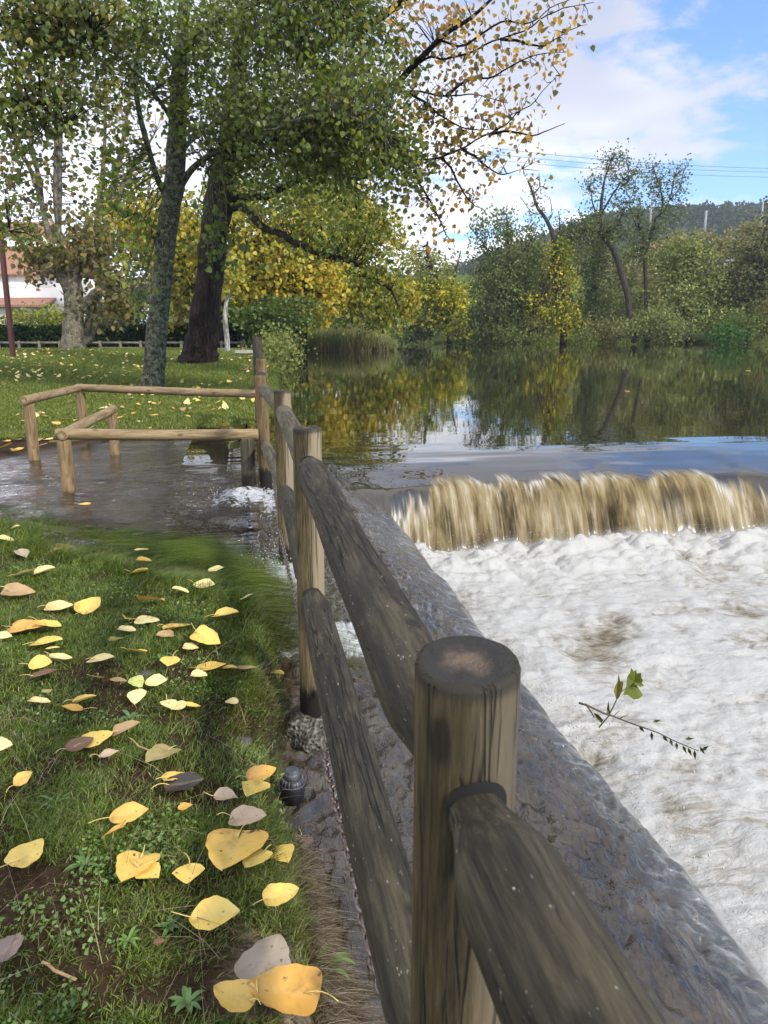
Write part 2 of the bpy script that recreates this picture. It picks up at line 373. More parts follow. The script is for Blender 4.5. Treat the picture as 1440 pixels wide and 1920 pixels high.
WZ = np.where(WS > 7.65, 0.0, WZ) ; WZ = WZ - 0.0
pw = np.exp((Pz - mx3) / kk); aw = np.exp((A - mx3) / kk); ww = np.exp((W - mx3) / kk); tot = pw + aw + ww
pool_m = pw / tot; ap_m = (aw / tot) * ss(6.9, 5.6, WS); 
edge = WT - te(WS)
chute = 0.85 * ap_m * ss(-0.24, 0.06, edge + 0.05 * vn(WS * 7, WT * 2, 0, 79))
th_ = np.clip(0.10 + 0.42 * vn(WT * 1.9, 0.4, 0, 74) + 0.24 * vn(WT * 7.5, 0.1, 0, 75) + 0.16 * vn(WT * 27, 0.1, 0, 77), -0.13, 0.55)
on_ = FALL + np.clip(5.64 - WS, -0.5, 0) * 0.9 - th_
fall_m = (ww / tot) * ss(-0.10, 0.12, on_) * (WS < 6.3)
froth = np.exp(-((on_ - 0.06) / 0.13) ** 2) * ss(-0.25, 0.35, vn(WT * 3.3, 0.6, 0, 91) + 0.6 * vn(WT * 14, 0.2, 0, 92))
foam_ap = ap_m * np.clip(ss(0.30, 0.0, np.abs(WS - 2.9 - 0.9 * (WT - 0.3)) / 1.4 + 0.25 * vn(WS * 3, WT * 3, 0, 76)) * ss(0.8, 0.1, WT) * 0.95
     + 0.9 * np.exp(-(((WS - 3.55) / 0.35) ** 2 + ((WT + 0.03) / 0.16) ** 2)) + 0.8 * np.exp(-(((WS - 5.2) / 0.45) ** 2 + ((WT + 0.1) / 0.16) ** 2)), 0, 1)
WX, WY = xy(WS, WT)
hide = (WS > 10) & (WT < tshore(WS) - 0.8)
uv = np.stack([WT, WS + np.where(fall_m > 0.01, WZ, 0) * 1.0 + np.where(chute > 0.01, 0, 0)], -1).reshape(-1, 2)
def mat_river():
    m = Mat('river_water'); U = m.co('UV'); c = m.co('Object')
    fall, foam, ap, chute_a, white = (m.attr(k) for k in ('fall', 'pool', 'apron', 'chute', 'white'))
    # still lake
    lake_b = m.math('ADD', m.math('MULTIPLY', m.noise(m.co('Object', (1.0, 3.2, 1)), 0.9, 3, 0.5), 1.0), m.math('MULTIPLY', m.noise(m.co('Object', (1.0, 2.2, 1)), 5.5, 2, 0.5), 0.10))
    nl = m.bump(lake_b, 0.022, 0.05)
    lake = m.bsdf(m.mix(m.attr('lip'), (0.022, 0.020, 0.009), (0.040, 0.035, 0.024)), m.rng(m.attr('steep'), 0, 1, 0.012, 0.22), nl, ior=1.75, spec=0.5)
    # wall top
    an = m.noise(c, 7, 5, 0.6); a_col = m.ramp(an, [(0.3, (0.018, 0.014, 0.009)), (0.52, (0.044, 0.034, 0.022)), (0.72, (0.078, 0.060, 0.039))]); thn = m.math('ADD', m.math('MULTIPLY', m.noise(m.co('UV', (30, 6.5, 1)), 1.0, 6, 0.72, 1.1), 0.6), m.math('MULTIPLY', m.math('SUBTRACT', 0.5, m.math('MULTIPLY', m.math('ABSOLUTE', m.math('SUBTRACT', m.noise(m.co('UV', (13, 5.5, 1)), 1.0, 3, 0.55, 0.8), 0.5)), 4.0)), 0.55)); thm = m.math('MULTIPLY', m.rng(thn, 0.46, 0.72), m.rng(m.noise(c, 1.8, 3, 0.6), 0.36, 0.60, 0.25, 1.0)); thm = m.math('MULTIPLY', thm, m.math('ADD', 0.10, m.math('MULTIPLY', m.attr('far'), 0.72))); a_col = m.mix(thm, a_col, (0.245, 0.255, 0.265))  # pale streaks: foam threads plus sky glints painted into the colour
    rg = lambda sc_, w_, d_: m.math('MULTIPLY', m.math('ABSOLUTE', m.math('SUBTRACT', m.noise(m.co('UV', sc_), 1.0, 3, 0.55, d_), 0.5)), w_); ab = m.math('ADD', m.math('ADD', rg((13, 5.5, 1), -2.2, 0.8), rg((30, 13, 1), -1.1, 0.6)), m.math('MULTIPLY', m.noise(m.co('UV', (80, 50, 1)), 1.0, 2, 0.5, 0.5), 0.22))
    apr = m.bsdf(a_col, 0.06, m.bump(ab, 0.55, 0.016), ior=1.5, spec=0.75)
    # falling curtain: streaks along the flow
    s1 = m.noise(m.co('UV', (12, 1.5, 1)), 1.0, 6, 0.62, 0.4); s2 = m.noise(m.co('UV', (48, 3.2, 1)), 1.0, 3, 0.6, 0.3); s3 = m.noise(m.co('UV', (2.3, 1.4, 1)), 1.0, 2, 0.5)
    sv = m.math('ADD', m.math('ADD', m.math('MULTIPLY', s1, 0.72), m.math('MULTIPLY', s2, 0.26)), m.math('MULTIPLY', m.math('SUBTRACT', s3, 0.5), 0.50))
    f_col = m.ramp(sv, [(0.28, (0.016, 0.013, 0.008)), (0.40, (0.078, 0.058, 0.027)), (0.50, (0.165, 0.124, 0.058)), (0.59, (0.235, 0.190, 0.105)), (0.70, (0.36, 0.335, 0.265))])
    f_col = m.mix(m.math('MULTIPLY', m.math('MULTIPLY', m.attr('froth'), m.rng(s2, 0.40, 0.60)), 0.85), f_col, (0.42, 0.41, 0.37))
    fl = m.bsdf(f_col, 0.33, m.bump(sv, 0.25, 0.025), ior=1.333, spec=0.15)
    # chute at the wall edge: glassy with pale threads
    t1 = m.noise(m.co('UV', (9, 22, 1)), 1.0, 5, 0.68, 0.6); thr = m.math('MULTIPLY', m.rng(t1, 0.47, 0.68), 0.75)
    ch = m.bsdf(m.mix(thr, (0.075, 0.074, 0.066), (0.30, 0.315, 0.315)), 0.12, m.bump(t1, 0.5, 0.03), ior=1.333, spec=0.8)
    # churned foam
    wv = m.noise(c, 1.3, 3, 0.5, 0, 1)
    dv = m.new('ShaderNodeVectorMath', operation='MULTIPLY_ADD'); m.put(dv.inputs[0], wv); dv.inputs[1].default_value = (0.55, 0.55, 0.3); m.put(dv.inputs[2], c)
    p1 = m.noise(dv.outputs[0], 1.1, 5, 0.58, 0.6); p2 = m.noise(dv.outputs[0], 9, 5, 0.68, 0.8)
    rid = m.math('ABSOLUTE', m.math('SUBTRACT', m.noise(dv.outputs[0], 5.5, 4, 0.6, 0.9), 0.5))
    pv = m.math('SUBTRACT', m.math('ADD', m.math('MULTIPLY', p1, 1.05), m.math('MULTIPLY', p2, 0.30)), m.math('MULTIPLY', rid, 0.75))
    pv = m.math('ADD', pv, m.math('ADD', m.math('MULTIPLY', m.attr('crest'), 0.28), m.math('MULTIPLY', m.math('SUBTRACT', m.noise(c, 75, 3, 0.7), 0.5), 0.13)))
    stk = m.noise(m.co('UV', (3.0, 8.5, 1)), 1.0, 6, 0.68, 1.6); rs = m.math('ABSOLUTE', m.math('SUBTRACT', stk, 0.5)); pv = m.math('ADD', m.math('MULTIPLY', pv, 0.86), m.math('MULTIPLY', m.rng(rs, 0.0, 0.10, 1, 0), 0.11))
    p_col = m.ramp(pv, [(0.35, (0.115, 0.092, 0.058)), (0.43, (0.195, 0.170, 0.120)), (0.51, (0.285, 0.265, 0.218)), (0.63, (0.395, 0.388, 0.358))])
    fb = m.math('ADD', m.math('MULTIPLY', p2, 0.7), m.math('MULTIPLY', m.noise(c, 45, 4, 0.7), 0.5))
    pool = m.bsdf(p_col, 0.38, m.bump(m.math('ADD', fb, m.math('MULTIPLY', stk, 0.5)), 0.6, 0.03), ior=1.333, spec=0.3)
    # white water on the wall top
    wn = m.noise(m.co('UV', (22, 13, 1)), 1.0, 5, 0.7, 1.0)
    wf = m.math('MULTIPLY', m.rng(m.math('ADD', wn, m.math('MULTIPLY', white, 0.42)), 0.66, 0.84), m.rng(white, 0.02, 0.15))
    wht = m.bsdf((0.50, 0.515, 0.52), 0.35, m.bump(wn, 0.8, 0.03))
    def mixs(f, a, b):
        n = m.new('ShaderNodeMixShader'); m.put(n.inputs[0], f); m.L.new(a, n.inputs[1]); m.L.new(b, n.inputs[2]); return n.outputs[0]
    sh = mixs(ap, lake, apr); sh = mixs(chute_a, sh, ch); sh = mixs(wf, sh, wht); sh = mixs(fall, sh, fl); sh = mixs(foam, sh, pool)
    return m.done(sh)
F = grid_faces(len(ws), len(wt2)); hv = hide.ravel(); F = F[~hv[F].all(1)]
river = kind(mesh_np('river_water', np.stack([WX, WY, WZ], -1), F, mat_river(), uv=uv,
    attrs={'fall': fall_m, 'pool': pool_m, 'apron': ap_m, 'chute': chute, 'white': np.clip(foam_ap, 0, 1), 'far': ss(1.2, 4.2, WS), 'lip': ss(6.9, 5.7, WS), 'steep': ss(0.0, 0.25, FALL), 'froth': froth, 'crest': np.clip(boil * 0.7 + (pn2 - 0.2) * 0.9 + 0.15 * ss(2.5, 1.0, edge) + 0.75 * (pn1 - 0.62), -0.8, 1)}), 'structure')

# stone wall under the sheet of water
def weir_wall():
    mb = MB(); ss_ = np.linspace(-4, 6.0, 60)
    t0 = np.full(60, 0.0); t1 = te(ss_) - 0.02; zt = apron_z(ss_, t0) - 0.12
    rows = []
    for tt, dz in ((t0, None), (t0, 0), (t1, 0), (t1, None)):
        x, y = xy(ss_, tt); rows.append(np.stack([x, y, (zt - 0.07) if dz == 0 else np.full(60, -1.45)], -1))
    V = np.stack(rows, 0).reshape(-1, 3)
    mb.add(V, grid_faces(4, 60)); return mb
kind(weir_wall().build('stone_sill', plain('wet_stone', (0.10, 0.085, 0.065), 0.5)), 'structure')

# ------------------------------------------------------------------ flood over the path
fs = axis([(2.4, 4.6, 0.03), (4.6, 9.9, 0.045)]); ft = -np.concatenate([axis([(0.10, 2.0, 0.025), (2.0, 4.2, 0.05), (4.2, 9, 0.3)])])[::-1]
FT, FS = np.meshgrid(ft, fs)
tgt = apron_z(FS, np.zeros_like(FT)) + 0.012
pull = ss(-0.95, -0.08, FT) * ss(5.9, 4.8, FS)
FZ = FLOOD * (1 - pull) + tgt * pull
slope = ss(5.2, 3.0, FS + 0.6 * FT)
FZ = FZ - 0.05 * slope * ss(-1.6, -0.3, FT)
sfl = FS + 0.25 * vn(FS * 1.2, FT * 1.2, 0, 80)
act = 0.35 + 0.65 * ss(7.6, 5.6, FS)
FZ = FZ + act * (0.030 * fbm(FT * 1.2 + 0.3 * FS, sfl * 4.0, 0, 3, 81) + 0.013 * fbm(FT * 3.5, sfl * 9, 0, 3, 82) + 0.004 * fbm(FT * 8, sfl * 20, 0, 2, 87)) + 0.03 * act * np.exp(-(((FS - 5.25) / 0.3) ** 2 + ((FT + 0.28) / 0.28) ** 2)) * (0.4 + vn(FT * 9, FS * 9, 0, 83))
# wakes behind the barrier posts
FXX, FYY = xy(FS, FT)
white_f = np.clip(1.0 * np.exp(-(((FS - 5.25) / 0.22) ** 2 + ((FT + 0.22) / 0.30) ** 2)) + 1.1 * np.exp(-(((FS - 3.55) / 0.40) ** 2 + ((FT + 0.08) / 0.17) ** 2)) + 0.45 * np.exp(-(((FS - 5.0) / 0.15) ** 2 + ((FT + 0.5) / 0.5) ** 2)) + 0.40 * np.exp(-(((FS - 3.35) / 0.2) ** 2 + ((FT + 0.4) / 0.25) ** 2)), 0, 1)
def mat_flood():
    m = Mat('flood_water'); U = m.co('UV')
    b = m.math('ADD', m.math('MULTIPLY', m.noise(m.co('UV', (2.6, 9, 1)), 1.0, 4, 0.55, 0.9), 1.0), m.math('MULTIPLY', m.noise(m.co('UV', (12, 32, 1)), 1.0, 2, 0.5, 0.6), 0.16))
    nrm = m.bump(b, m.rng(m.attr('act'), 0, 1, 0.16, 0.60), 0.05)
    tr = m.new('ShaderNodeBsdfTransparent'); tr.inputs[0].default_value = (0.66, 0.60, 0.46, 1)
    mud = m.bsdf((0.050, 0.035, 0.017), 0.5)
    mx0 = m.new('ShaderNodeMixShader'); m.put(mx0.inputs[0], m.attr('murk')); m.L.new(tr.outputs[0], mx0.inputs[1]); m.L.new(mud, mx0.inputs[2])
    gl = m.new('ShaderNodeBsdfGlossy'); gl.inputs[0].default_value = (1, 1, 1, 1); gl.inputs['Roughness'].default_value = 0.05; m.L.new(nrm, gl.inputs['Normal'])
    fr = m.new('ShaderNodeFresnel'); fr.inputs[0].default_value = 1.33; m.L.new(nrm, fr.inputs['Normal'])
    mx1 = m.new('ShaderNodeMixShader'); m.L.new(fr.outputs[0], mx1.inputs[0]); m.L.new(mx0.outputs[0], mx1.inputs[1]); m.L.new(gl.outputs[0], mx1.inputs[2])
    wn = m.noise(m.co('UV', (16, 20, 1)), 1.0, 5, 0.72, 1.2)
    wf = m.math('MULTIPLY', m.rng(m.math('ADD', wn, m.math('MULTIPLY', m.attr('white'), 0.40)), 0.72, 0.90), m.rng(m.attr('white'), 0.02, 0.15))
    wht = m.bsdf((0.50, 0.515, 0.52), 0.35, m.bump(wn, 0.8, 0.03))
    mx2 = m.new('ShaderNodeMixShader'); m.put(mx2.inputs[0], wf); m.L.new(mx1.outputs[0], mx2.inputs[1]); m.L.new(wht, mx2.inputs[2])
    return m.done(mx2.outputs[0])
depth = FZ - ground_z(FXX, FYY)
murk = 0.6 * ss(0.02, 0.11, depth)
FF = grid_faces(len(fs), len(ft)); dv_ = (depth < -0.03).ravel(); FF = FF[~dv_[FF].all(1)]
kind(mesh_np('flood_water', np.stack([FXX, FYY, FZ], -1), FF, mat_flood(), uv=np.stack([FT, FS], -1).reshape(-1, 2),
    attrs={'act': act, 'murk': murk, 'white': white_f}), 'structure')
def water_z(x, y):
    return FLOOD
# ------------------------------------------------------------------ timber
def mat_log(name, dark, mid, light, crack=0.6, fleck=0.0, moss=(0.05, 0.06, 0.02), mossy=0.35, wet=None, cap=0.0, side=None):
    m = Mat(name); c = m.co('Object')
    n1 = m.noise(m.co('Object', (18, 18, 2.2)), 1.0, 6, 0.66, 0.6); n2 = m.noise(m.co('Object', (130, 130, 11)), 1.0, 6, 0.72, 0.3)
    n3 = m.noise(m.co('Object', (5, 5, 2.2)), 1.0, 4, 0.6, 0.5)
    v = m.math('ADD', m.math('MULTIPLY', n1, 0.52), m.math('MULTIPLY', n2, 0.48))
    col = m.ramp(v, [(0.38, dark), (0.50, mid), (0.63, light)])
    col = m.mix(m.math('MULTIPLY', m.rng(n3, 0.48, 0.66), mossy), col, moss)
    if side:       # river-side face painted lighter as lit from there, over paler wood
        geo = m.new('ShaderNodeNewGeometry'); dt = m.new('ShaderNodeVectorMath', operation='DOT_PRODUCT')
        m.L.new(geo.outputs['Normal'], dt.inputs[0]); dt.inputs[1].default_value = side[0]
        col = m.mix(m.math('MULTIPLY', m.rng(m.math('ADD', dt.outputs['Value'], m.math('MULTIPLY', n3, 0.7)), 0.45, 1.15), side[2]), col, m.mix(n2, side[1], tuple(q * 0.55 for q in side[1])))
    ck = m.noise(m.co('Object', (38, 38, 1.5), (4, 2, 1)), 1.0, 3, 0.55, 0.6)
    ckm = m.math('MULTIPLY', m.rng(m.math('ABSOLUTE', m.math('SUBTRACT', ck, 0.5)), 0.0, 0.030, 1, 0), m.rng(m.noise(m.co('Object', (9, 9, 2.5), (7, 1, 3)), 1.0, 2, 0.5), 0.46, 0.54))
    ckm = m.math('MULTIPLY', ckm, crack)
    col = m.mix(ckm, col, (0.008, 0.006, 0.004))
    kv = m.voro(m.co('Object', (9, 9, 4.2), (0.3, 0.7, 0.1)), 1.0); kn = m.math('ADD', kv, m.math('MULTIPLY', m.math('SUBTRACT', n1, 0.5), 0.12)); col = m.mix(m.math('MULTIPLY', m.rng(kn, 0.07, 0.15, 1, 0), 0.75), col, tuple(q * 0.45 for q in dark))
    if fleck:
        fk = m.noise(m.co('Object', (150, 150, 50), (1, 5, 2)), 1.0, 3, 0.6)
        col = m.mix(m.math('MULTIPLY', m.rng(fk, 0.665, 0.73), fleck), col, (0.50, 0.46, 0.38))
    if wet is not None:
        sp = m.new('ShaderNodeSeparateXYZ'); m.L.new(c, sp.inputs[0])
        wf = m.rng(m.math('ADD', sp.outputs[2], m.math('MULTIPLY', m.math('SUBTRACT', n2, 0.5), 0.16)), wet - 0.025, wet + 0.025, 1, 0)
        col = m.mix(wf, col, (0.010, 0.008, 0.005))
    if cap:
        col = m.mix(m.math('MULTIPLY', m.rng(m.math('ADD', m.attr('endd'), m.math('MULTIPLY', m.math('SUBTRACT', n3, 0.5), 0.05)), 0.006, 0.022, 1, 0), cap), col, (0.020, 0.018, 0.012))
    h = m.math('SUBTRACT', m.math('ADD', m.math('MULTIPLY', n2, 0.5), m.math('MULTIPLY', n1, 0.6)), m.math('MULTIPLY', ckm, 1.6))
    return m.done(m.bsdf(col, 0.78, m.bump(h, 0.75, 0.007), spec=0.3))
def mat_end(name, rim, core):
    m = Mat(name); c = m.co('Object'); sp = m.new('ShaderNodeVectorMath', operation='LENGTH'); m.L.new(m.co('Object', (1, 1, 0)), sp.inputs[0])
    rr = m.math('ADD', sp.outputs['Value'], m.math('MULTIPLY', m.math('SUBTRACT', m.noise(c, 45, 4, 0.65), 0.5), 0.045))
    ringv = m.math('FRACT', m.math('MULTIPLY', rr, 220))
    col = m.mix(m.rng(rr, 0.004, 0.030), core, rim); col = m.mix(m.math('MULTIPLY', ringv, 0.4), col, (0.012, 0.010, 0.007))
    return m.done(m.bsdf(col, 0.85, m.bump(m.math('ADD', ringv, m.noise(c, 120, 4, 0.7)), 0.5, 0.004)))
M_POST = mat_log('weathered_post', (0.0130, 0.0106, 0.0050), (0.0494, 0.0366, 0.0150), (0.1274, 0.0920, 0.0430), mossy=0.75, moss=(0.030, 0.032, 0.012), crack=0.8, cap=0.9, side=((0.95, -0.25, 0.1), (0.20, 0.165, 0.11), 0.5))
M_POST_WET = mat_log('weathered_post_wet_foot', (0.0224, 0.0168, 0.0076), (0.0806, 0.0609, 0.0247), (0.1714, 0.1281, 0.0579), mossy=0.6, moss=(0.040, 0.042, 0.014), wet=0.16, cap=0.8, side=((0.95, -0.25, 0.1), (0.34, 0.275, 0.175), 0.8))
M_POST_NEW = mat_log('brown_post', (0.051, 0.034, 0.015), (0.140, 0.092, 0.041), (0.221, 0.149, 0.068), mossy=0.35, crack=0.3, wet=0.35)
M_POST_DK = mat_log('dark_post', (0.018, 0.015, 0.010), (0.050, 0.042, 0.028), (0.11, 0.095, 0.065), mossy=0.4, wet=0.3)
M_RAIL = mat_log('grey_rail', (0.0073, 0.0056, 0.0033), (0.0283, 0.0224, 0.0132), (0.0749, 0.0617, 0.0355), crack=1.0, fleck=0.55, mossy=0.4, moss=(0.030, 0.026, 0.016))
M_RAIL_P = mat_log('pale_grey_rail', (0.0299, 0.0265, 0.0149), (0.0862, 0.0727, 0.0421), (0.1677, 0.1421, 0.0842), crack=0.8, fleck=0.5, mossy=0.2)
M_BLOND = mat_log('peeled_pine', (0.142, 0.093, 0.043), (0.237, 0.166, 0.084), (0.342, 0.257, 0.142), crack=0.25, mossy=0.10, moss=(0.16, 0.10, 0.04))
M_BLOND_W = mat_log('peeled_pine_wet_foot', (0.104, 0.067, 0.030), (0.199, 0.133, 0.062), (0.294, 0.204, 0.104), crack=0.45, mossy=0.15, moss=(0.14, 0.09, 0.04), wet=0.17)
M_END = mat_end('old_end_grain', (0.016, 0.014, 0.010), (0.115, 0.080, 0.048)); M_END_P = mat_end('pale_end_grain', (0.22, 0.15, 0.07), (0.45, 0.32, 0.16))
M_BLACK = plain('hole_shade', (0.006, 0.005, 0.004), 0.9)
def log_mesh(L, r, sides=40, step=0.02, taper=0.0, seed=0, bev=0.006, tenon=(None, None), lumps=0.03, sag=0.0):
    ys = np.unique(np.concatenate([[0, bev * 0.3, bev], np.arange(bev + step, L - bev, step), [L - bev, L - bev * 0.3, L]]))
    th = np.linspace(0, 2 * np.pi, sides, endpoint=False)
    rz = r * (1 - taper * ys / L)
    e = np.minimum(ys, L - ys); rz = rz - bev * (1 - np.sqrt(np.clip(1 - (1 - np.clip(e / bev, 0, 1)) ** 2, 0, 1)))
    for q, tn in enumerate(tenon):
        if tn: d = ys if q == 0 else L - ys; rz = rz * (tn[0] + (1 - tn[0]) * ss(tn[1] * 0.15, tn[1] * 1.15, d))
    nn = fbm(np.cos(th)[None] * 1.4 + seed * 3.1, np.sin(th)[None] * 1.4, ys[:, None] * 2.2, 3, seed) * lumps + 0.012 * vn(np.cos(th)[None] * 7 + seed, np.sin(th)[None] * 7, ys[:, None] * 3, seed)
    rr = rz[:, None] * (1 + nn)
    cx = sag * (vn(ys * 1.3 + seed, 0.5, 0, 3)) ; cy = sag * vn(ys * 1.3 + seed, 4.5, 0, 4)
    V = np.stack([rr * np.cos(th) + cx[:, None], rr * np.sin(th) + cy[:, None], np.repeat(ys[:, None], sides, 1)], -1).reshape(-1, 3)
    n = len(ys); i = np.arange(n - 1)[:, None] * sides; j = np.arange(sides)[None]; k = (j + 1) % sides
    F4 = np.stack([i + j, i + k, i + sides + k, i + sides + j], -1).reshape(-1, 4)
    # end discs with an inner ring
    def cap(base, z, up):
        ring = V[base:base + sides]; inner = ring.mean(0) + (ring - ring.mean(0)) * 0.5; inner[:, 2] = z + 0.002 * vn(th * 2, seed, 0, 6) * up; cen = ring.mean(0)[None]
        return inner, cen
    i0, c0 = cap(0, 0, -1); i1, c1 = cap((n - 1) * sides, L, 1); b = len(V)
    V = np.vstack([V, i0, c0, i1, c1]); jj = np.arange(sides); kk2 = (jj + 1) % sides
    capF4 = np.vstack([np.stack([kk2, jj, b + jj, b + kk2], 1), np.stack([(n - 1) * sides + jj, (n - 1) * sides + kk2, b + sides + 1 + kk2, b + sides + 1 + jj], 1)])
    capF3 = np.vstack([np.stack([b + kk2, b + jj, np.full(sides, b + sides)], 1), np.stack([b + sides + 1 + jj, b + sides + 1 + kk2, np.full(sides, b + 2 * sides + 1)], 1)])
    idx = np.concatenate([np.zeros(len(F4)), np.ones(len(capF4)), np.ones(len(capF3))])
    return V, [np.vstack([F4, capF4]), capF3], idx
def log(name, p0, p1, r, mats, parent, **kw):
    p0 = Vector(p0); p1 = Vector(p1); d = p1 - p0
    V, F, idx = log_mesh(d.length, r, **kw)
    o = mesh_np(name, V, F, list(mats), parent, mat_idx=idx, attrs={'endd': np.maximum(d.length - V[:, 2], 0)})
    o.matrix_basis = Matrix.Translation(p0) @ d.to_track_quat('Z', 'Y').to_matrix().to_4x4()
    return o
fence = tag(empty('riverside_fence', (0, 0, 0)), 'weathered round timber post and rail fence along the river edge', 'fence')
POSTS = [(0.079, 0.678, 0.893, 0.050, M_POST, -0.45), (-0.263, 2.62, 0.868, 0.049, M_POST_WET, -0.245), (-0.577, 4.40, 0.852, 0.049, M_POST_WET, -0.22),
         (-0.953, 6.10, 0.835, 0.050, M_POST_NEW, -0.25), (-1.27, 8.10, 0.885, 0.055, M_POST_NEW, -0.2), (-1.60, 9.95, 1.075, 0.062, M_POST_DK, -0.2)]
post_o = []
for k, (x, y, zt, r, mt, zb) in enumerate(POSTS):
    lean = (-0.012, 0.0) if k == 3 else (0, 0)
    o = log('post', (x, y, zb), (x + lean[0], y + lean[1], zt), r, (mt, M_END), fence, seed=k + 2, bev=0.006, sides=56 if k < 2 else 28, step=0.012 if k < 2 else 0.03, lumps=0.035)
    post_o.append(o)
    if k == 0:      # the nearest post is sawn at a slight slant
        for vv in o.data.vertices:
            w_ = o.matrix_basis @ vv.co
            if w_.z > zt - 0.05: vv.co.z += 0.13 * (w_.y - y) * min(1.0, (w_.z - zt + 0.05) / 0.035)
post_o[0]['label'] = 'nearest post with blackened top and tan heartwood'
post_o[3]['label'] = 'brown newer post'; post_o[5]['label'] = 'dark tall post'
def fx(y): return 0.079 - 0.1777 * (y - 0.678)
def rail_between(a, b, z0, z1, r, mat, seed):
    (xa, ya), (xb, yb) = POSTS[a][:2], POSTS[b][:2]
    d = Vector((xb - xa, yb - ya, 0)).normalized() * 0.018
    log('rail', (xa + d.x, ya + d.y, z0), (xb - d.x, yb - d.y, z1), r, (mat, M_END), fence, seed=seed, sides=48 if a < 2 else 24, step=0.012 if a < 1 else 0.03, tenon=((0.66, 0.16), (0.72, 0.13)), lumps=0.06, sag=0.004)
rail_between(0, 1, 0.762, 0.738, 0.0485, M_RAIL, 11); rail_between(1, 2, 0.745, 0.742, 0.045, M_RAIL_P, 12); rail_between(2, 3, 0.745, 0.735, 0.043, M_RAIL_P, 13); rail_between(3, 4, 0.70, 0.72, 0.045, M_RAIL, 14); rail_between(4, 5, 0.72, 0.72, 0.04, M_RAIL_P, 24)
rail_between(0, 1, 0.295, 0.272, 0.0490, M_RAIL, 15); rail_between(1, 2, 0.285, 0.285, 0.045, M_RAIL, 16); rail_between(2, 3, 0.295, 0.30, 0.045, M_RAIL_P, 17); rail_between(3, 4, 0.30, 0.30, 0.045, M_RAIL, 18); rail_between(4, 5, 0.30, 0.30, 0.04, M_RAIL, 25)
# the near rail that runs past the camera
log('rail', (fx(0.655), 0.655, 0.757), (fx(-0.9), -0.9, 0.80), 0.0475, (M_RAIL, M_END), fence, seed=21, sides=56, step=0.012, tenon=((0.56, 0.12), None), lumps=0.06, sag=0.004)
log('rail', (fx(0.655), 0.655, 0.285), (fx(-0.9), -0.9, 0.30), 0.046, (M_RAIL, M_END), fence, seed=22, sides=32, step=0.03)
# mortise hollows, their shade painted as black patches, round the tenons of the nearest post
def mortise_shade(px, py, r, ang, z, hr, name='mortise_shade'):
    mb = MB(); n, k = 28, 5; V = []
    for q in range(k):
        for j in range(n):
            a = 2 * np.pi * j / n; rad = hr * q / (k - 1); V.append((px + (r + 0.0022) * math.cos(ang + rad * math.cos(a) / r), py + (r + 0.0022) * math.sin(ang + rad * math.cos(a) / r), z + rad * math.sin(a)))
    F = [[q * n + j, q * n + (j + 1) % n, (q + 1) * n + (j + 1) % n, (q + 1) * n + j] for q in range(k - 1) for j in range(n)]
    mb.add(V, F); return mb.build(name, M_BLACK, fence)
mortise_shade(0.079, 0.678, 0.0505, math.atan2(-0.985, 0.175), 0.766, 0.0300)
mortise_shade(0.079, 0.678, 0.0505, math.atan2(0.985, -0.175), 0.768, 0.036)
mortise_shade(-0.263, 2.62, 0.0500, math.atan2(-0.985, 0.175), 0.744, 0.034)

# blond pine handrail barriers standing in the flood
def rail_len(a, b, r, parent, seed, bev=0.008): return log('rail', a, b, r, (M_BLOND, M_END_P), parent, seed=seed, sides=24, step=0.04, lumps=0.04, bev=bev, sag=0.006)
def bpost(x, y, zt, parent, seed, r=0.052, mat=None): return log('post', (x, y, -0.22), (x, y, zt), r, (mat or M_BLOND_W, M_END_P), parent, seed=seed, sides=24, step=0.03, lumps=0.05)
b1 = tag(empty('handrail_barrier', (-3.37, 7.33, -0.1)), 'longer outer pale pine handrail behind, meeting the fence at its far post', 'barrier')
b2 = tag(empty('handrail_barrier', (-2.45, 5.85, -0.1)), 'shorter inner pale pine handrail in front, standing in the flood water', 'barrier')
def under(o, p):   # keep world placement under an offset empty
    M = o.matrix_basis.copy(); M.translation -= p.location; o.matrix_basis = M
for a in ((-3.37, 7.33, 0.49, 31), (-3.39, 8.66, 0.49, 32)): under(bpost(*a[:3], b1, a[3]), b1)
under(rail_len((-3.37, 7.24, 0.530), (-3.395, 8.72, 0.545), 0.042, b1, 33), b1); under(rail_len((-3.43, 8.66, 0.545), (-1.30, 8.02, 0.530), 0.042, b1, 34), b1)
for a in ((-2.47, 5.90, 0.36, 41), (-2.70, 7.65, 0.37, 42)): under(bpost(*a[:3], b2, a[3]), b2)
under(bpost(-1.07, 5.98, 0.36, b2, 43, 0.055, M_POST_DK), b2)
under(rail_len((-2.46, 5.84, 0.395), (-2.705, 7.72, 0.41), 0.042, b2, 44), b2); under(rail_len((-2.53, 5.91, 0.395), (-0.985, 6.00, 0.385), 0.043, b2, 45), b2)

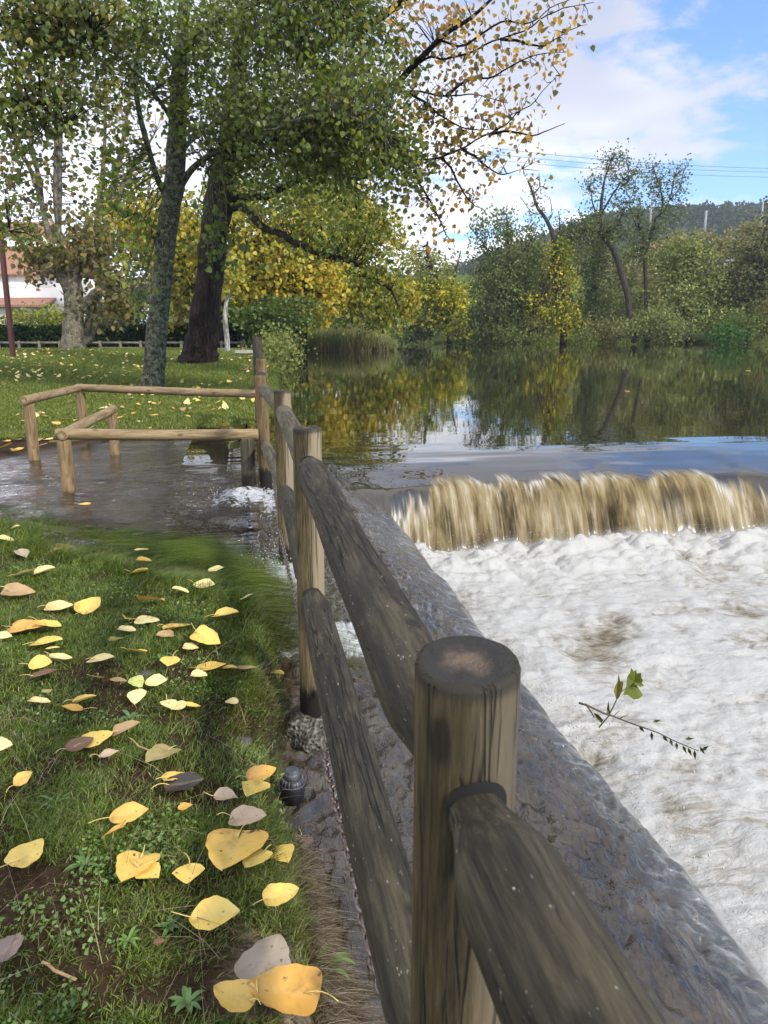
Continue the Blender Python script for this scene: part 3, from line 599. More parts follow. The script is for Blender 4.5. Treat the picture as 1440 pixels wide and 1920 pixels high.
# ------------------------------------------------------------------ chain under the lower rail
def mat_metal(name, col, rough=0.55, rust=(0.10, 0.045, 0.02)):
    m = Mat(name); n = m.noise(m.co('Object'), 120, 4, 0.6)
    return m.done(m.bsdf(m.mix(m.rng(n, 0.45, 0.6), col, rust), rough, m.bump(n, 0.4, 0.001), metal=0.55))
M_CHAIN = mat_metal('rusty_chain', (0.16, 0.14, 0.13), 0.45, (0.11, 0.065, 0.045))
def chain():
    mb = MB(); P_ = [(-0.953 + 0.06, 6.05, 0.28), (-0.605, 4.33, 0.04), (-0.262, 2.70, -0.06), (-0.205, 2.58, -0.05), (fx(1.8) - 0.030, 1.8, 0.09), (fx(1.45) - 0.026, 1.45, 0.14), (fx(1.06) - 0.014, 1.06, 0.125)]
    pts = []
    for a, b in zip(P_[:-1], P_[1:]):
        a, b = np.array(a), np.array(b); n = max(2, int(np.linalg.norm(b - a) / 0.004)); u = np.linspace(0, 1, n)[:, None]
        q = a + (b - a) * u; q[:, 2] -= (0.05 if a[1] > 2 else 0.012) * 4 * u[:, 0] * (1 - u[:, 0]); pts.append(q)
    pts = np.vstack(pts); d = np.r_[0, np.cumsum(np.linalg.norm(np.diff(pts, axis=0), axis=1))]
    pitch = 0.0270; ds = np.arange(0, d[-1], pitch); k = 0
    C_ = np.stack([np.interp(ds, d, pts[:, i]) for i in range(3)], 1)
    tan = np.gradient(C_, axis=0); tan /= np.linalg.norm(tan, axis=1)[:, None]
    th = np.linspace(0, 2 * np.pi, 15)
    for i in range(len(C_)):
        T = tan[i]; side = np.cross(T, (0, 0, 1)); side /= np.linalg.norm(side); up = np.cross(side, T)
        a = R(45 + (90 if i % 2 else 0)) + 0.25 * math.sin(i * 1.7); w = side * math.cos(a) + up * math.sin(a)
        ring = C_[i] + np.cos(th)[:, None] * T * 0.0182 + np.sign(np.sin(th))[:, None] * np.abs(np.sin(th))[:, None] ** 0.7 * w * 0.0108
        mb.tube(ring, 0.0036, 6 if C_[i][1] < 3 else 4, cap=False)
    return tag(mb.build('chain', M_CHAIN), 'rusty iron chain hanging along the fence under its lower rail', 'chain')
chain()
mb = MB(); q = np.array([(fx(1.06) - 0.014, 1.06, 0.12), (fx(1.02) - 0.006, 1.02, 0.08), (fx(1.0) - 0.004, 1.00, 0.03), (fx(0.98), 0.985, -0.03), (fx(0.96), 0.965, -0.2)])
mb.tube(q, [0.003, 0.004, 0.0045, 0.004, 0.003], 8, rough=0.2)
tag(mb.build('twig', plain('orange_twig', (0.42, 0.20, 0.045), 0.6, 0.4, 60)), 'orange brown twig upright below the chain end beside the rail', 'twig')

# concrete footing of the second post
def rock(name, c, r, mat, seed, sq=(1, 1, 1), parent=None, res=20, amp=0.25, f=2.0):
    th = np.linspace(0, np.pi, res); ph = np.linspace(0, 2 * np.pi, res * 2, endpoint=False)
    T, Ph = np.meshgrid(th, ph, indexing='ij'); d = np.stack([np.sin(T) * np.cos(Ph), np.sin(T) * np.sin(Ph), np.cos(T)], -1)
    k = 1 + amp * fbm(d[..., 0] * f + seed, d[..., 1] * f, d[..., 2] * f, 4, seed)
    V = (d * k[..., None] * r * np.array(sq)).reshape(-1, 3); n = res * 2
    F = [[i * n + j, (i + 1) * n + j, (i + 1) * n + (j + 1) % n, i * n + (j + 1) % n] for i in range(res - 1) for j in range(n)]
    o = mesh_np(name, V, np.array(F), mat, parent); o.location = c; return o
def mat_concrete():
    m = Mat('wet_concrete'); c = m.co('Object'); v = m.voro(c, 70); n = m.noise(c, 25, 5, 0.65)
    col = m.ramp(m.math('ADD', m.math('MULTIPLY', v, 0.45), m.math('MULTIPLY', n, 0.6)), [(0.3, (0.018, 0.015, 0.010)), (0.55, (0.065, 0.057, 0.040)), (0.8, (0.19, 0.17, 0.125))])
    return m.done(m.bsdf(col, 0.45, m.bump(m.math('ADD', v, n), 0.9, 0.012)))
M_CONC = mat_concrete()
tag(rock('concrete_footing', (-0.262, 2.60, -0.27), 0.135, M_CONC, 5, (1.0, 0.95, 0.62), amp=0.30, f=2.6, res=28), 'rough wet concrete lump round the foot of the second post', 'footing')

# pop-up sprinkler
M_PLA = plain('black_plastic', (0.014, 0.014, 0.017), 0.42, 0.3, 90, bump=0.08); M_PLA2 = plain('worn_black_plastic', (0.075, 0.075, 0.085), 0.5, 0.3, 60, bump=0.05)
gz0 = -0.098; gp = atz(548, 1465, gz0)[:2]
sp = tag(empty('sprinkler', (gp[0], gp[1], gz0)), 'black plastic garden sprinkler head poking up from mud beside the fence', 'sprinkler')
mb = MB(); mb.lathe([(0.0, 0.012), (0.026, 0.012), (0.030, 0.010), (0.036, -0.004), (0.037, -0.02), (0.034, -0.06), (0, -0.06)][::-1], 36); mb.build('body', M_PLA, sp)
mb = MB(); mb.lathe([(0.021, 0.010), (0.0225, 0.013), (0.0225, 0.026), (0.0215, 0.028), (0.0205, 0.0285), (0.0205, 0.034), (0.018, 0.040), (0.011, 0.044), (0, 0.045)], 36); mb.build('cap', M_PLA2, sp)
mb = MB()
for i in range(18):
    a = 2 * np.pi * i / 18; M = Matrix.Rotation(a, 4, 'Z') @ Matrix.Translation((0.0315, 0, 0.005)) @ Matrix.Rotation(R(65), 4, 'Y')
    mb.box((-0.010, -0.0012, -0.0012), (0.010, 0.0012, 0.0025), M)
mb.lathe([(0.0365, -0.006), (0.0382, -0.006), (0.0382, -0.003), (0.0365, -0.003)], 36); mb.lathe([(0.0268, 0.0125), (0.028, 0.0135), (0.0295, 0.0125)], 36)
mb.build('ring', M_PLA2, sp)
# ------------------------------------------------------------------ grass
def blades(n, xs, ys, hz, h, w, lean_dir, lean, cols, rng, segs=3):
    """curved three segment blades as one mesh: 7 vertices, 2 quads and a tip each"""
    az = rng.uniform(0, 2 * np.pi, n); dirx, diry = np.cos(az), np.sin(az)
    lx = lean_dir[0] + dirx * lean * rng.uniform(0.2, 1.2, n); ly = lean_dir[1] + diry * lean * rng.uniform(0.2, 1.2, n)
    wx, wy = -diry, dirx; V = np.zeros((n, 7, 3))
    wa = rng.uniform(0, 2 * np.pi, n); wx, wy = np.cos(wa), np.sin(wa)
    for k, (f, wf) in enumerate(((0, 1.0), (0.42, 0.85), (0.76, 0.55), (1.0, 0))):
        cx = xs + h * lx * f ** 1.7; cy = ys + h * ly * f ** 1.7; cz = hz + h * (f - 0.38 * np.minimum(1.0, np.hypot(lx, ly)) * f ** 2)
        if k < 3:
            V[:, 2 * k] = np.stack([cx - wx * w * wf / 2, cy - wy * w * wf / 2, cz], 1); V[:, 2 * k + 1] = np.stack([cx + wx * w * wf / 2, cy + wy * w * wf / 2, cz], 1)
        else: V[:, 6] = np.stack([cx, cy, cz], 1)
    b = np.arange(n)[:, None] * 7
    F4 = np.vstack([b + np.array([[0, 1, 3, 2]]), b + np.array([[2, 3, 5, 4]])]); F3 = b + np.array([[4, 5, 6]])
    return V.reshape(-1, 3), F4, F3, np.repeat(cols, 7, 0)
def pick(pal, n, rng, jit=0.18):
    pal = np.asarray(pal, float); c = pal[rng.integers(0, len(pal), n)]
    return np.clip(c * rng.uniform(1 - jit, 1 + jit, (n, 1)) * rng.uniform(0.93, 1.07, (n, 3)), 0, 1)
G_PAL = [(0.066, 0.115, 0.014), (0.10, 0.165, 0.018), (0.145, 0.21, 0.024), (0.20, 0.26, 0.034), (0.042, 0.076, 0.012)]
G_DRY = [(0.26, 0.21, 0.12), (0.16, 0.12, 0.06), (0.34, 0.27, 0.16), (0.10, 0.075, 0.04)]
rng = np.random.default_rng(5)
def leaves_flat(P_, size, cols, r):
    n = len(P_); base = np.array([(0, -0.45), (-0.42, -0.2), (-0.3, 0.15), (0, 0.55), (0.3, 0.15), (0.42, -0.2)]); a = r.uniform(0, 6.28, n); s_ = size * r.uniform(0.6, 1.2, n); ca, sa = np.cos(a), np.sin(a); tx, ty = r.normal(0, 0.35, (2, n))
    x = base[None, :, 0] * s_[:, None]; y = base[None, :, 1] * s_[:, None]
    V = np.stack([P_[:, 0, None] + x * ca[:, None] - y * sa[:, None], P_[:, 1, None] + x * sa[:, None] + y * ca[:, None], P_[:, 2, None] + np.abs(x) * 0.3 + x * tx[:, None] + y * ty[:, None]], -1)
    F = (np.array([[0, 3, 2, 1], [0, 5, 4, 3]])[None] + 6 * np.arange(n)[:, None, None]).reshape(-1, 4); return V.reshape(-1, 3), F, np.repeat(cols, 6, 0)
def near_grass():
    n = 520000; y = 0.95 + (5.6 - 0.95) * rng.random(n) ** 1.25; x = rng.uniform(-1, 0, n) * (0.62 * y + 0.35) + 0.06
    m_ = 230000; y2 = 0.3 + 5.3 * rng.random(m_); x2 = -(0.60 * y2 + 0.25) - 1.6 * rng.random(m_); y = np.r_[y, y2]; x = np.r_[x, x2]; n += m_
    s, t = st(x, y); fi = flood_in(s, t)
    bare = ss(-0.06, 0.20, fbm(x * 2.1 + 3, y * 2.1, 0, 3, 50)) * ss(3.2, 1.6, y)
    clump = fbm(x * 5.5, y * 5.5, 0, 3, 55)
    dens = (1 - 0.93 * bare) * (0.22 + 0.78 * ss(-0.5, 0.05, clump + 0.25 * vn(x * 17, y * 17, 0, 56))) * (t < -0.085 - 0.05 * vn(s * 5, 2.0, 0, 57)) * ss(1.0, 0.3, fi) * (1 - np.exp(-((x - gp[0]) ** 2 + (y - gp[1]) ** 2) / 0.004)) * (1 - 0.85 * np.exp(-(((t + 0.16) / 0.15) ** 2 + ((s - 1.72) / 0.26) ** 2)))
    ok = rng.random(n) < dens; x, y, t, s, fi, clump = x[ok], y[ok], t[ok], s[ok], fi[ok], clump[ok]; n = len(x)
    gz = ground_z(x, y) - 0.004
    long_ = ss(0.0, 0.5, fbm(x * 1.4 + 8, y * 1.4, 0, 3, 58)) + 0.9 * ss(-0.7, -0.1, fi)
    h = (0.019 + 0.027 * rng.random(n)) * (0.75 + 0.9 * np.clip(long_, 0, 1.2) + 0.4 * clump)
    combed = ss(-0.75, 0.0, fi) + 0.35 * ss(-0.5, -0.1, t)
    lean = 0.9; fl = np.array([FY, -FX]) * 1.0; ld = (combed * (0.95 * fl[0] + 0.35 * vn(x * 3, y * 3, 0, 59)) + 0.35 * vn(x * 2, y * 2, 0, 60), combed * (-0.55 + 0.4 * vn(x * 3, y * 3, 1.5, 59)) + 0.35 * vn(x * 2, y * 2, 3.5, 60))
    h = h * (1 + 0.8 * combed); h = np.where(fi > -0.25, np.where(rng.random(n) < 0.05, h, np.minimum(h, np.maximum(0.012, (FLOOD - gz) * (0.75 + 0.5 * rng.random(n) ** 3)))), h); ld = (ld[0] * (1 + 2.0 * (fi > 0)), ld[1] * (1 + 2.0 * (fi > 0)))
    cols = pick(G_PAL, n, rng); dry = rng.random(n) < (0.05 + 0.30 * ss(-0.28, -0.10, t) + 0.20 * ss(0.0, 0.4, fbm(x * 2.7, y * 2.7, 0, 3, 61)) * (s < 2.2)); cols[dry] = pick(G_DRY, int(dry.sum()), rng)
    yel = ss(-0.1, 0.5, fbm(x * 0.9, y * 0.9, 0, 2, 62))[:, None]; cols = cols * (1 - 0.25 * yel) + 0.25 * yel * np.array([0.16, 0.21, 0.03])
    V, F4, F3, cc = blades(n, x, y, gz, h, 0.0017 + 0.0016 * rng.random(n), ld, lean, cols, rng)
    return kind(mesh_np('grass', V, [F4, F3], M_GRASS, cols=cc, smooth=False), 'stuff')
near_grass()
def straw_bank():
    n = 30000; s = rng.uniform(-0.2, 3.4, n); s = np.where(rng.random(n) < 0.4, rng.uniform(0.1, 1.35, n), s); t = np.where(s < 1.35, 0.03 - 0.15 * rng.random(n), -0.02 - 0.09 * rng.random(n)); x, y = xy(s, t)
    ok = (rng.random(n) < np.where(s < 1.3, 1.0, 0.33)) & ~((s > 1.5) & (s < 2.15)) & (np.hypot(x - gp[0], y - gp[1]) > 0.055); x, y, s, t = x[ok], y[ok], s[ok], t[ok]; n = len(x)
    pal = [(0.30, 0.24, 0.15), (0.20, 0.15, 0.09), (0.11, 0.075, 0.04), (0.40, 0.34, 0.24), (0.075, 0.045, 0.025)]
    cols = pick(pal, n, rng); red = s > 1.6; cols[red] = pick([(0.11, 0.05, 0.022), (0.075, 0.035, 0.018), (0.16, 0.085, 0.04)], int(red.sum()), rng)
    V, F4, F3, cc = blades(n, x, y, ground_z(x, y) + 0.002, 0.03 + 0.04 * rng.random(n), 0.0016 + 0.001 * rng.random(n), (0.9 + 0 * x, -0.5 + 0 * x), 0.8, cols, rng)
    kind(mesh_np('straw', V, [F4, F3], M_GRASS, cols=cc, smooth=False), 'stuff')
straw_bank()
def ground_cover():
    n = 26000; y = 0.95 + 3.4 * rng.random(n) ** 1.2; x = -rng.random(n) * (0.62 * y + 0.35) + 0.05; s, t = st(x, y)
    ok = (ss(0.05, 0.35, fbm(x * 3.2 + 40, y * 3.2, 0, 3, 66)) > rng.random(n) * 1.1) & (t < -0.14) & (flood_in(s, t) < -0.3); x, y = x[ok], y[ok]; n = len(x)
    V, F, cc = leaves_flat(np.stack([x, y, ground_z(x, y) + 0.008 + 0.028 * rng.random(n)], 1), 0.0105, pick([(0.10, 0.19, 0.035), (0.14, 0.24, 0.05), (0.08, 0.15, 0.03), (0.19, 0.27, 0.08)], n, rng), rng)
    kind(mesh_np('ground_cover', V, F, M_GRASS, cols=cc, smooth=False), 'stuff')
    n = 700; y = 1.0 + 2.8 * rng.random(n); x = -rng.random(n) * (0.6 * y + 0.3); s, t = st(x, y); ok = (t < -0.1) & (flood_in(s, t) < -0.2); x, y = x[ok], y[ok]; n = len(x); a = rng.uniform(0, 6.28, n)
    V, F4, F3, cc = blades(n, x, y, ground_z(x, y) + 0.018, 0.05 + 0.07 * rng.random(n), 0.0016 + 0 * x, (2.0 * np.cos(a), 2.0 * np.sin(a)), 0.3, pick(G_DRY, n, rng), rng)
    V3 = V.reshape(-1, 7, 3); V3[:, :, 2] = np.maximum(V3[:, :, 2], (ground_z(x, y) + 0.012)[:, None]); kind(mesh_np('dry_stalks', V3.reshape(-1, 3), [F4, F3], M_GRASS, cols=cc, smooth=False), 'stuff')
def lawn_grass():
    n = 260000; y = 8.6 + (27.5 - 8.6) * rng.random(n) ** 1.45; x = -rng.uniform(0, 1.12, n) * (0.56 * y + 0.6) + 0.3
    s, t = st(x, y); fi = flood_in(s, t)
    ok = (t < tshore(s) - 0.1) & (fi < -0.05 + 0.15 * rng.random(n)) & (rng.random(n) < ss(-4.6, -3.2, x + (y - 9.5) * -0.9 + 0.4 * vn(x * 2, y * 2, 0, 63)) + ss(9.3, 10.2, y))
    x, y = x[ok], y[ok]; n = len(x)
    pal = [(0.085, 0.120, 0.014), (0.115, 0.155, 0.018), (0.15, 0.185, 0.024), (0.185, 0.21, 0.03)]
    cols = pick(pal, n, rng); yel = ss(-0.2, 0.5, fbm(x * 0.35, y * 0.5, 0, 3, 64))[:, None]; cols = cols * (1 - 0.3 * yel) + 0.3 * yel * np.array([0.19, 0.23, 0.035])
    V, F4, F3, cc = blades(n, x, y, ground_z(x, y) - 0.005, (0.035 + 0.035 * rng.random(n)) * (0.7 + y / 30), 0.004 + 0.00055 * y * (0.5 + rng.random(n)), (0 * x, 0 * x), 0.8, cols, rng)
    kind(mesh_np('lawn_grass', V, [F4, F3], M_GRASS, cols=cc, smooth=False), 'stuff')
lawn_grass(); ground_cover()

# ------------------------------------------------------------------ fallen poplar leaves
def on_ground(u, v):
    z = -0.03
    for _ in range(12): p = atz(u, v, z); z = 0.5 * z + 0.5 * float(ground_z(p[0], p[1]))
    return atz(u, v, z)
def leaf_blade(seed, curl=0.25, n=9, m=19, shape=0):
    """heart shaped poplar leaf, base at the origin, tip along +Y, unit length"""
    r = np.random.default_rng(seed); u = np.linspace(0, 1, m) ** 1.7; V = []
    half = {0: lambda q: 0.86 * q ** 0.30 * (1 - q) ** 0.72, 1: lambda q: 0.46 * np.sin(np.pi * q ** 0.72) ** 0.9, 2: lambda q: 0.90 * q ** 0.20 * (1 - q) ** 0.85}[shape]
    a1, a2, a3 = r.uniform(-1, 1, 3)
    for q in u:
        w = half(q) * (1 + 0.035 * math.sin(q * 23 + seed) + 0.05 * math.sin(q * 9.3 + 2.1 * seed)) + 0.004
        for k in np.linspace(-1, 1, n):
            x = k * w; y = q - (0.26 if shape == 2 else 0.13) * abs(k) ** 1.3 * (1 - q) ** 5 * (1 if shape != 1 else 0.3)
            z = curl * (0.55 * k * k * w * (1 + 0.6 * a1) + 0.30 * a2 * (q - 0.5) ** 2 + 0.22 * a3 * k * (q - 0.4)) + 0.012 * math.sin(9 * q + 4 * k + seed) - 0.015 * math.exp(-(k * 5) ** 2)
            V.append((x, y, z))
    return np.array(V), grid_faces(m, n)
LEAF_COL = {'yellow': (0.80, 0.57, 0.12), 'pale yellow': (0.82, 0.68, 0.29), 'orange': (0.72, 0.40, 0.08), 'orange yellow': (0.78, 0.50, 0.10), 'tan': (0.45, 0.30, 0.14), 'brown': (0.17, 0.085, 0.04),
            'dark brown': (0.035, 0.026, 0.022), 'greyish': (0.40, 0.32, 0.22), 'khaki': (0.36, 0.29, 0.11), 'mauve': (0.25, 0.175, 0.14), 'greenish': (0.50, 0.56, 0.16), 'pinkish tan': (0.56, 0.41, 0.26)}
leaf_cache = {}
def leaf_thing(p, L, colname, tip_deg, seed, label, group, stalk=True, tilt=None, shape=None, curl=None, face=0.0):
    r = np.random.default_rng(seed); shape = int(r.integers(0, 3)) if shape is None else shape
    V, F = leaf_blade(seed % 23, r.uniform(0.08, 0.5) if curl is None else curl, shape=shape); base = np.array(LEAF_COL[colname])
    d = np.hypot(V[:, 0], V[:, 1] - 0.45); k = (0.5 + 0.5 * vn(V[:, 0] * 3 + seed, V[:, 1] * 3, 0, seed))[:, None]
    cols = base * (0.90 + 0.16 * k) * np.array([1, 1, 1]) + 0.10 * (k - 0.5) * np.array([0.1, -0.25, -0.05]) * base
    vein = np.exp(-(V[:, 0] / 0.022) ** 2)[:, None]; cols = np.clip(cols * (1 - 0.12 * vein) + 0.10 * vein * np.array([0.85, 0.75, 0.4]), 0, 1)
    sv = np.maximum(0, np.cos(2 * np.pi * (V[:, 1] * 7 - np.abs(V[:, 0]) * 5.5)))[:, None] ** 6; cols = np.clip(cols * (1 - 0.10 * sv), 0, 1)
    rim = ss(0.62, 0.95, d / (0.30 + 0.22 * r.random()) * 0.62 + 0.35 * vn(V[:, 0] * 5 + seed, V[:, 1] * 5, 1.5, seed))[:, None] * r.uniform(0, 0.6); cols = cols * (1 - rim) + rim * cols * np.array([0.62, 0.42, 0.35])
    V = V - np.array([0, 0.45, 0])
    o = mesh_np('fallen_leaf', V * L, F, M_FALLEN, cols=cols)
    tl = tilt if tilt is not None else (r.normal(0, 0.20), r.normal(0, 0.20))
    o.location = (p[0], p[1], p[2] + 0.020 + (0.014 if L > 0.05 else 0.004) + 0.12 * L * (abs(tl[0]) + abs(tl[1])))
    o.rotation_euler = (tl[0] + face, tl[1], R(tip_deg) - R(90))
    if stalk:
        mb = MB(); b = -0.45 * L; sgn = r.uniform(-0.5, 0.5); q = np.linspace(0, 1, 7)
        ln = L * r.uniform(0.3, 0.65); mb.tube(np.stack([sgn * ln * q ** 2, b - ln * q, 0.03 * L + 0.25 * L * np.sin(q * 2.2) * r.uniform(0.1, 0.9)], 1), 0.0011 + 0.004 * L * 0, 5)
        mb.build('stalk', M_STALK, o)
    tag(o, label, 'leaf', group); return o
M_STALK = plain('leaf_stalk', (0.55, 0.42, 0.13), 0.6, 0.2, 40)
# (u, v, width px, colour, tip direction in degrees on the ground, phrase)
NEAR_LEAVES = [
 (60, 1620, 60, 'yellow', 70, 'yellow leaf with a long stalk pointing down, alone over dark mud at the left edge'),
 (250, 1655, 74, 'orange yellow', -100, 'rust flecked heart shaped leaf overlapping a paler leaf on bare mud'),
 (280, 1662, 56, 'yellow', -35, 'yellow leaf partly under the rust flecked heart shaped leaf'),
 (355, 1662, 62, 'yellow', -80, 'yellow leaf with a sharp upper right corner left of the biggest heart shaped leaf'),
 (436, 1640, 106, 'orange yellow', -95, 'biggest heart shaped orange yellow leaf with its tip down and a visible midrib'),
 (480, 1652, 56, 'yellow', -120, 'small yellow leaf tucked under the right side of the biggest heart shaped leaf'),
 (528, 1640, 60, 'yellow', -60, 'yellow leaf right of the biggest heart shaped leaf, tip to the lower right'),
 (530, 1720, 62, 'yellow', 20, 'round yellow leaf with thin stalk to the upper left, above the broad green rosette'),
 (402, 1760, 92, 'yellow', 5, 'long bright yellow leaf lying sideways below the biggest heart shaped leaf'),
 (480, 1514, 60, 'yellow', -110, 'bright yellow leaf with stalk to lower right, below the sprinkler'),
 (490, 1486, 58, 'orange', 30, 'folded orange leaf leaning on a bright yellow one beside the sprinkler'),
 (242, 1550, 70, 'orange yellow', 15, 'orange yellow leaf with pink rim near a small brown leaf on short grass'),
 (216, 1584, 42, 'orange', -150, 'small orange leaf below the orange yellow leaf with pink rim'),
 (468, 1571, 64, 'pinkish tan', 0, 'pale tan speckled leaf with stalk to the upper left on grass'),
 (580, 1582, 46, 'yellow', 50, 'yellow leaf over a mauve dead one near the chain'),
 (571, 1610, 42, 'mauve', -70, 'mauve dead leaf half under a yellow leaf near the chain'),
 (348, 1490, 64, 'dark brown', 10, 'almost black curled leaf under a small orange leaf'),
 (329, 1476, 40, 'orange yellow', 30, 'small orange leaf resting on the almost black curled leaf'),
 (348, 1528, 28, 'orange', 20, 'tiny orange leaf in grass below the almost black curled leaf'),
 (424, 1531, 45, 'pinkish tan', 0, 'narrow pale pinkish leaf above the pale tan speckled leaf'),
 (20, 1805, 58, 'mauve', 60, 'grey mauve dead leaf at the lower left edge of the photo'),
 (508, 1838, 92, 'greyish', 75, 'big grey beige leaf with pointed tip upward beside the broad green rosette'),
 (524, 1905, 112, 'orange', 175, 'large orange leaf at the bottom edge partly under the green rosette'),
 (440, 1914, 78, 'orange yellow', 160, 'orange leaf cut by the bottom edge left of the large orange leaf'),
 (586, 1686, 24, 'yellow', -40, 'tiny yellow leaf scrap in straw coloured grass right of the heart shaped leaves'),
 (298, 1438, 56, 'khaki', -120, 'khaki speckled leaf with a pale stalk pointing up'),
 (184, 1404, 56, 'yellow', 35, 'yellow leaf lying on a brown one with a straw like stalk to lower left'),
 (150, 1416, 52, 'brown', 40, 'dark brown folded leaf beside a yellow leaf with straw like stalk'),
 (244, 1384, 44, 'tan', 15, 'tan folded leaf above the khaki speckled leaf'),
 (205, 1434, 36, 'pinkish tan', 20, 'small pinkish ragged leaf left of the khaki speckled leaf'),
 (8, 1418, 34, 'pale yellow', 0, 'pale yellow leaf cut by the left edge'),
 (45, 1484, 36, 'orange yellow', 50, 'thin upright orange leaf near the left edge over dark soil'),
 (163, 1330, 36, 'yellow', 15, 'yellow leaf resting against an orange leaf in mid grass'),
 (138, 1348, 40, 'orange', -170, 'orange leaf under a yellow one in mid grass'),
 (80, 1334, 32, 'pale yellow', 0, None), (180, 1288, 34, 'yellow', -90, None), (196, 1251, 40, 'pale yellow', -10, None), (222, 1293, 32, 'tan', 0, None),
 (258, 1297, 32, 'greenish', -40, 'pale greenish leaf in the middle of the grass'), (293, 1296, 40, 'pale yellow', 5, None), (258, 1324, 38, 'pale yellow', -90, None), (318, 1339, 34, 'pale yellow', -60, None),
 (337, 1340, 32, 'pale yellow', 90, None), (366, 1338, 24, 'yellow', 40, None), (438, 1338, 24, 'pale yellow', -40, None), (320, 1256, 40, 'yellow', -90, 'round yellow leaf with stalk hanging down in mid grass'),
 (400, 1267, 46, 'orange yellow', 5, 'large orange yellow leaf above a small pale one on grass near the water'), (375, 1283, 28, 'pale yellow', 0, None), (433, 1280, 26, 'yellow', 0, None), (464, 1279, 34, 'tan', 20, None),
 (257, 1238, 36, 'orange yellow', 15, None), (393, 1216, 46, 'yellow', -20, 'wavy yellow leaf close to the flooded grass'), (361, 1225, 24, 'pale yellow', 0, None), (337, 1191, 42, 'yellow', 25, 'yellow leaf overlapping a tan leaf in mid grass'),
 (309, 1206, 30, 'tan', -160, None), (237, 1171, 22, 'yellow', -90, None), (281, 1177, 36, 'pale yellow', 0, None), (240, 1196, 30, 'pale yellow', 0, None), (218, 1216, 26, 'pale yellow', 0, None),
 (429, 1175, 40, 'yellow', -10, None), (285, 1139, 46, 'orange', 0, 'orange brown leaf on the wet grass below the water line'), (341, 1121, 26, 'pale yellow', 0, None), (383, 1109, 40, 'pale yellow', -10, None), (462, 1143, 30, 'pale yellow', -15, None),
 (519, 1287, 36, 'yellow', -40, 'yellow leaf on brown roots beside the second post'), (263, 1085, 36, 'yellow', -10, 'cupped yellow leaf at the water edge'), (268, 1042, 22, 'pale yellow', 0, None), (273, 1062, 22, 'orange yellow', 0, None), (405, 1079, 30, 'pale yellow', 0, None),
 (116, 1152, 40, 'pale yellow', 10, None), (174, 1148, 44, 'yellow', 80, 'crumpled double lobed yellow leaf near the upper left grass'), (88, 1083, 34, 'pale yellow', 10, None), (50, 1087, 42, 'pale yellow', 0, None), (15, 1022, 24, 'pale yellow', 0, None), (42, 1051, 30, 'greyish', -40, None),
 (100, 1048, 30, 'tan', 0, None), (124, 1038, 30, 'pale yellow', 15, None), (95, 1218, 46, 'yellow', 0, None), (100, 1231, 26, 'pale yellow', 0, None), (58, 1190, 56, 'orange', 5, 'long orange leaf lying sideways at the left of the grass'), (95, 1187, 40, 'yellow', 0, None),
 (10, 1208, 26, 'pale yellow', 0, None), (42, 1124, 48, 'tan', 10, None), (4, 1110, 16, 'yellow', 0, None), (76, 1262, 42, 'yellow', 10, None), (116, 1250, 36, 'pale yellow', 20, None), (88, 1281, 50, 'brown', 15, 'brown curled leaf under yellow ones at the left'), (90, 1308, 20, 'tan', 60, None),
 (30, 1000, 20, 'pale yellow', 0, None), (300, 1785, 22, 'brown', 20, None), (650, 1556, 26, 'pale yellow', 30, 'pale leaf caught on the straw right under the chain'), (538, 1486, 30, 'greenish', 10, 'pale green leaf touching the foot of the sprinkler'), (575, 1488, 24, 'greenish', 150, 'small green leaf right of the sprinkler foot'),
]
def near_leaves():
    named = [(l, i) for i, l in enumerate(NEAR_LEAVES) if l[5]]; used = {}
    short = {4: 'biggest heart shaped leaf', 0: 'lone yellow leaf at the left edge', 7: 'round yellow leaf above the rosette', 25: 'khaki speckled leaf', 26: 'yellow leaf with the straw like stalk', 32: 'yellow leaf resting on an orange one', 45: 'round yellow leaf with hanging stalk', 46: 'large orange yellow leaf near the water', 60: 'orange brown leaf on wet grass', 70: 'crumpled double lobed leaf', 80: 'long orange leaf lying sideways', 38: 'pale greenish leaf', 51: 'wavy yellow leaf by the flood', 65: 'cupped yellow leaf at the water edge', 53: 'yellow leaf overlapping a tan one', 87: 'brown curled leaf at left'}
    short = {k: v for k, v in short.items() if k < len(NEAR_LEAVES)}
    for i, (u, v, w, col, deg, ph) in enumerate(NEAR_LEAVES):
        p = on_ground(u, v)
        s_, t_ = st(p[0], p[1])
        if flood_in(s_, t_) > 0.05: p = atz(u, v, FLOOD + 0.004)
        dep = p[1] * CT - (p[2] - CAMZ) * ST
        L = w * dep / FPX * (0.98 if w > 40 else 1.0)
        if t_ > -0.32: p = p + np.array([0, 0, 0.022])
        if ph is None:
            best = min(short, key=lambda k: (NEAR_LEAVES[k][0] - u) ** 2 + 2 * (NEAR_LEAVES[k][1] - v) ** 2)
            du, dv = u - NEAR_LEAVES[best][0], v - NEAR_LEAVES[best][1]
            rel = ('right of' if du > 0 else 'left of') if abs(du) > 1.4 * abs(dv) else (('above' if dv < 0 else 'below') + (' and right of' if du > 25 else ' and left of' if du < -25 else ''))
            size = 'tiny' if w < 25 else 'small' if w < 35 else 'medium'
            ph = f'{size} {col} leaf {rel} the {short[best]}'
            n = used.get(ph, 0); used[ph] = n + 1
            if n: ph = ('second ', 'third ', 'fourth ', 'fifth ')[min(n, 4) - 1] + ph
        leaf_thing(p, L, col, deg, 100 + i, ph, 'yellow poplar leaves fallen on the near grass', stalk=w > 33, shape=2 if i in (1, 4, 25, 21) else (1 if i in (8, 19) else None), curl=0.25 if w > 50 else None, tilt=(0.10, 0.03) if w > 50 else None)
near_leaves()
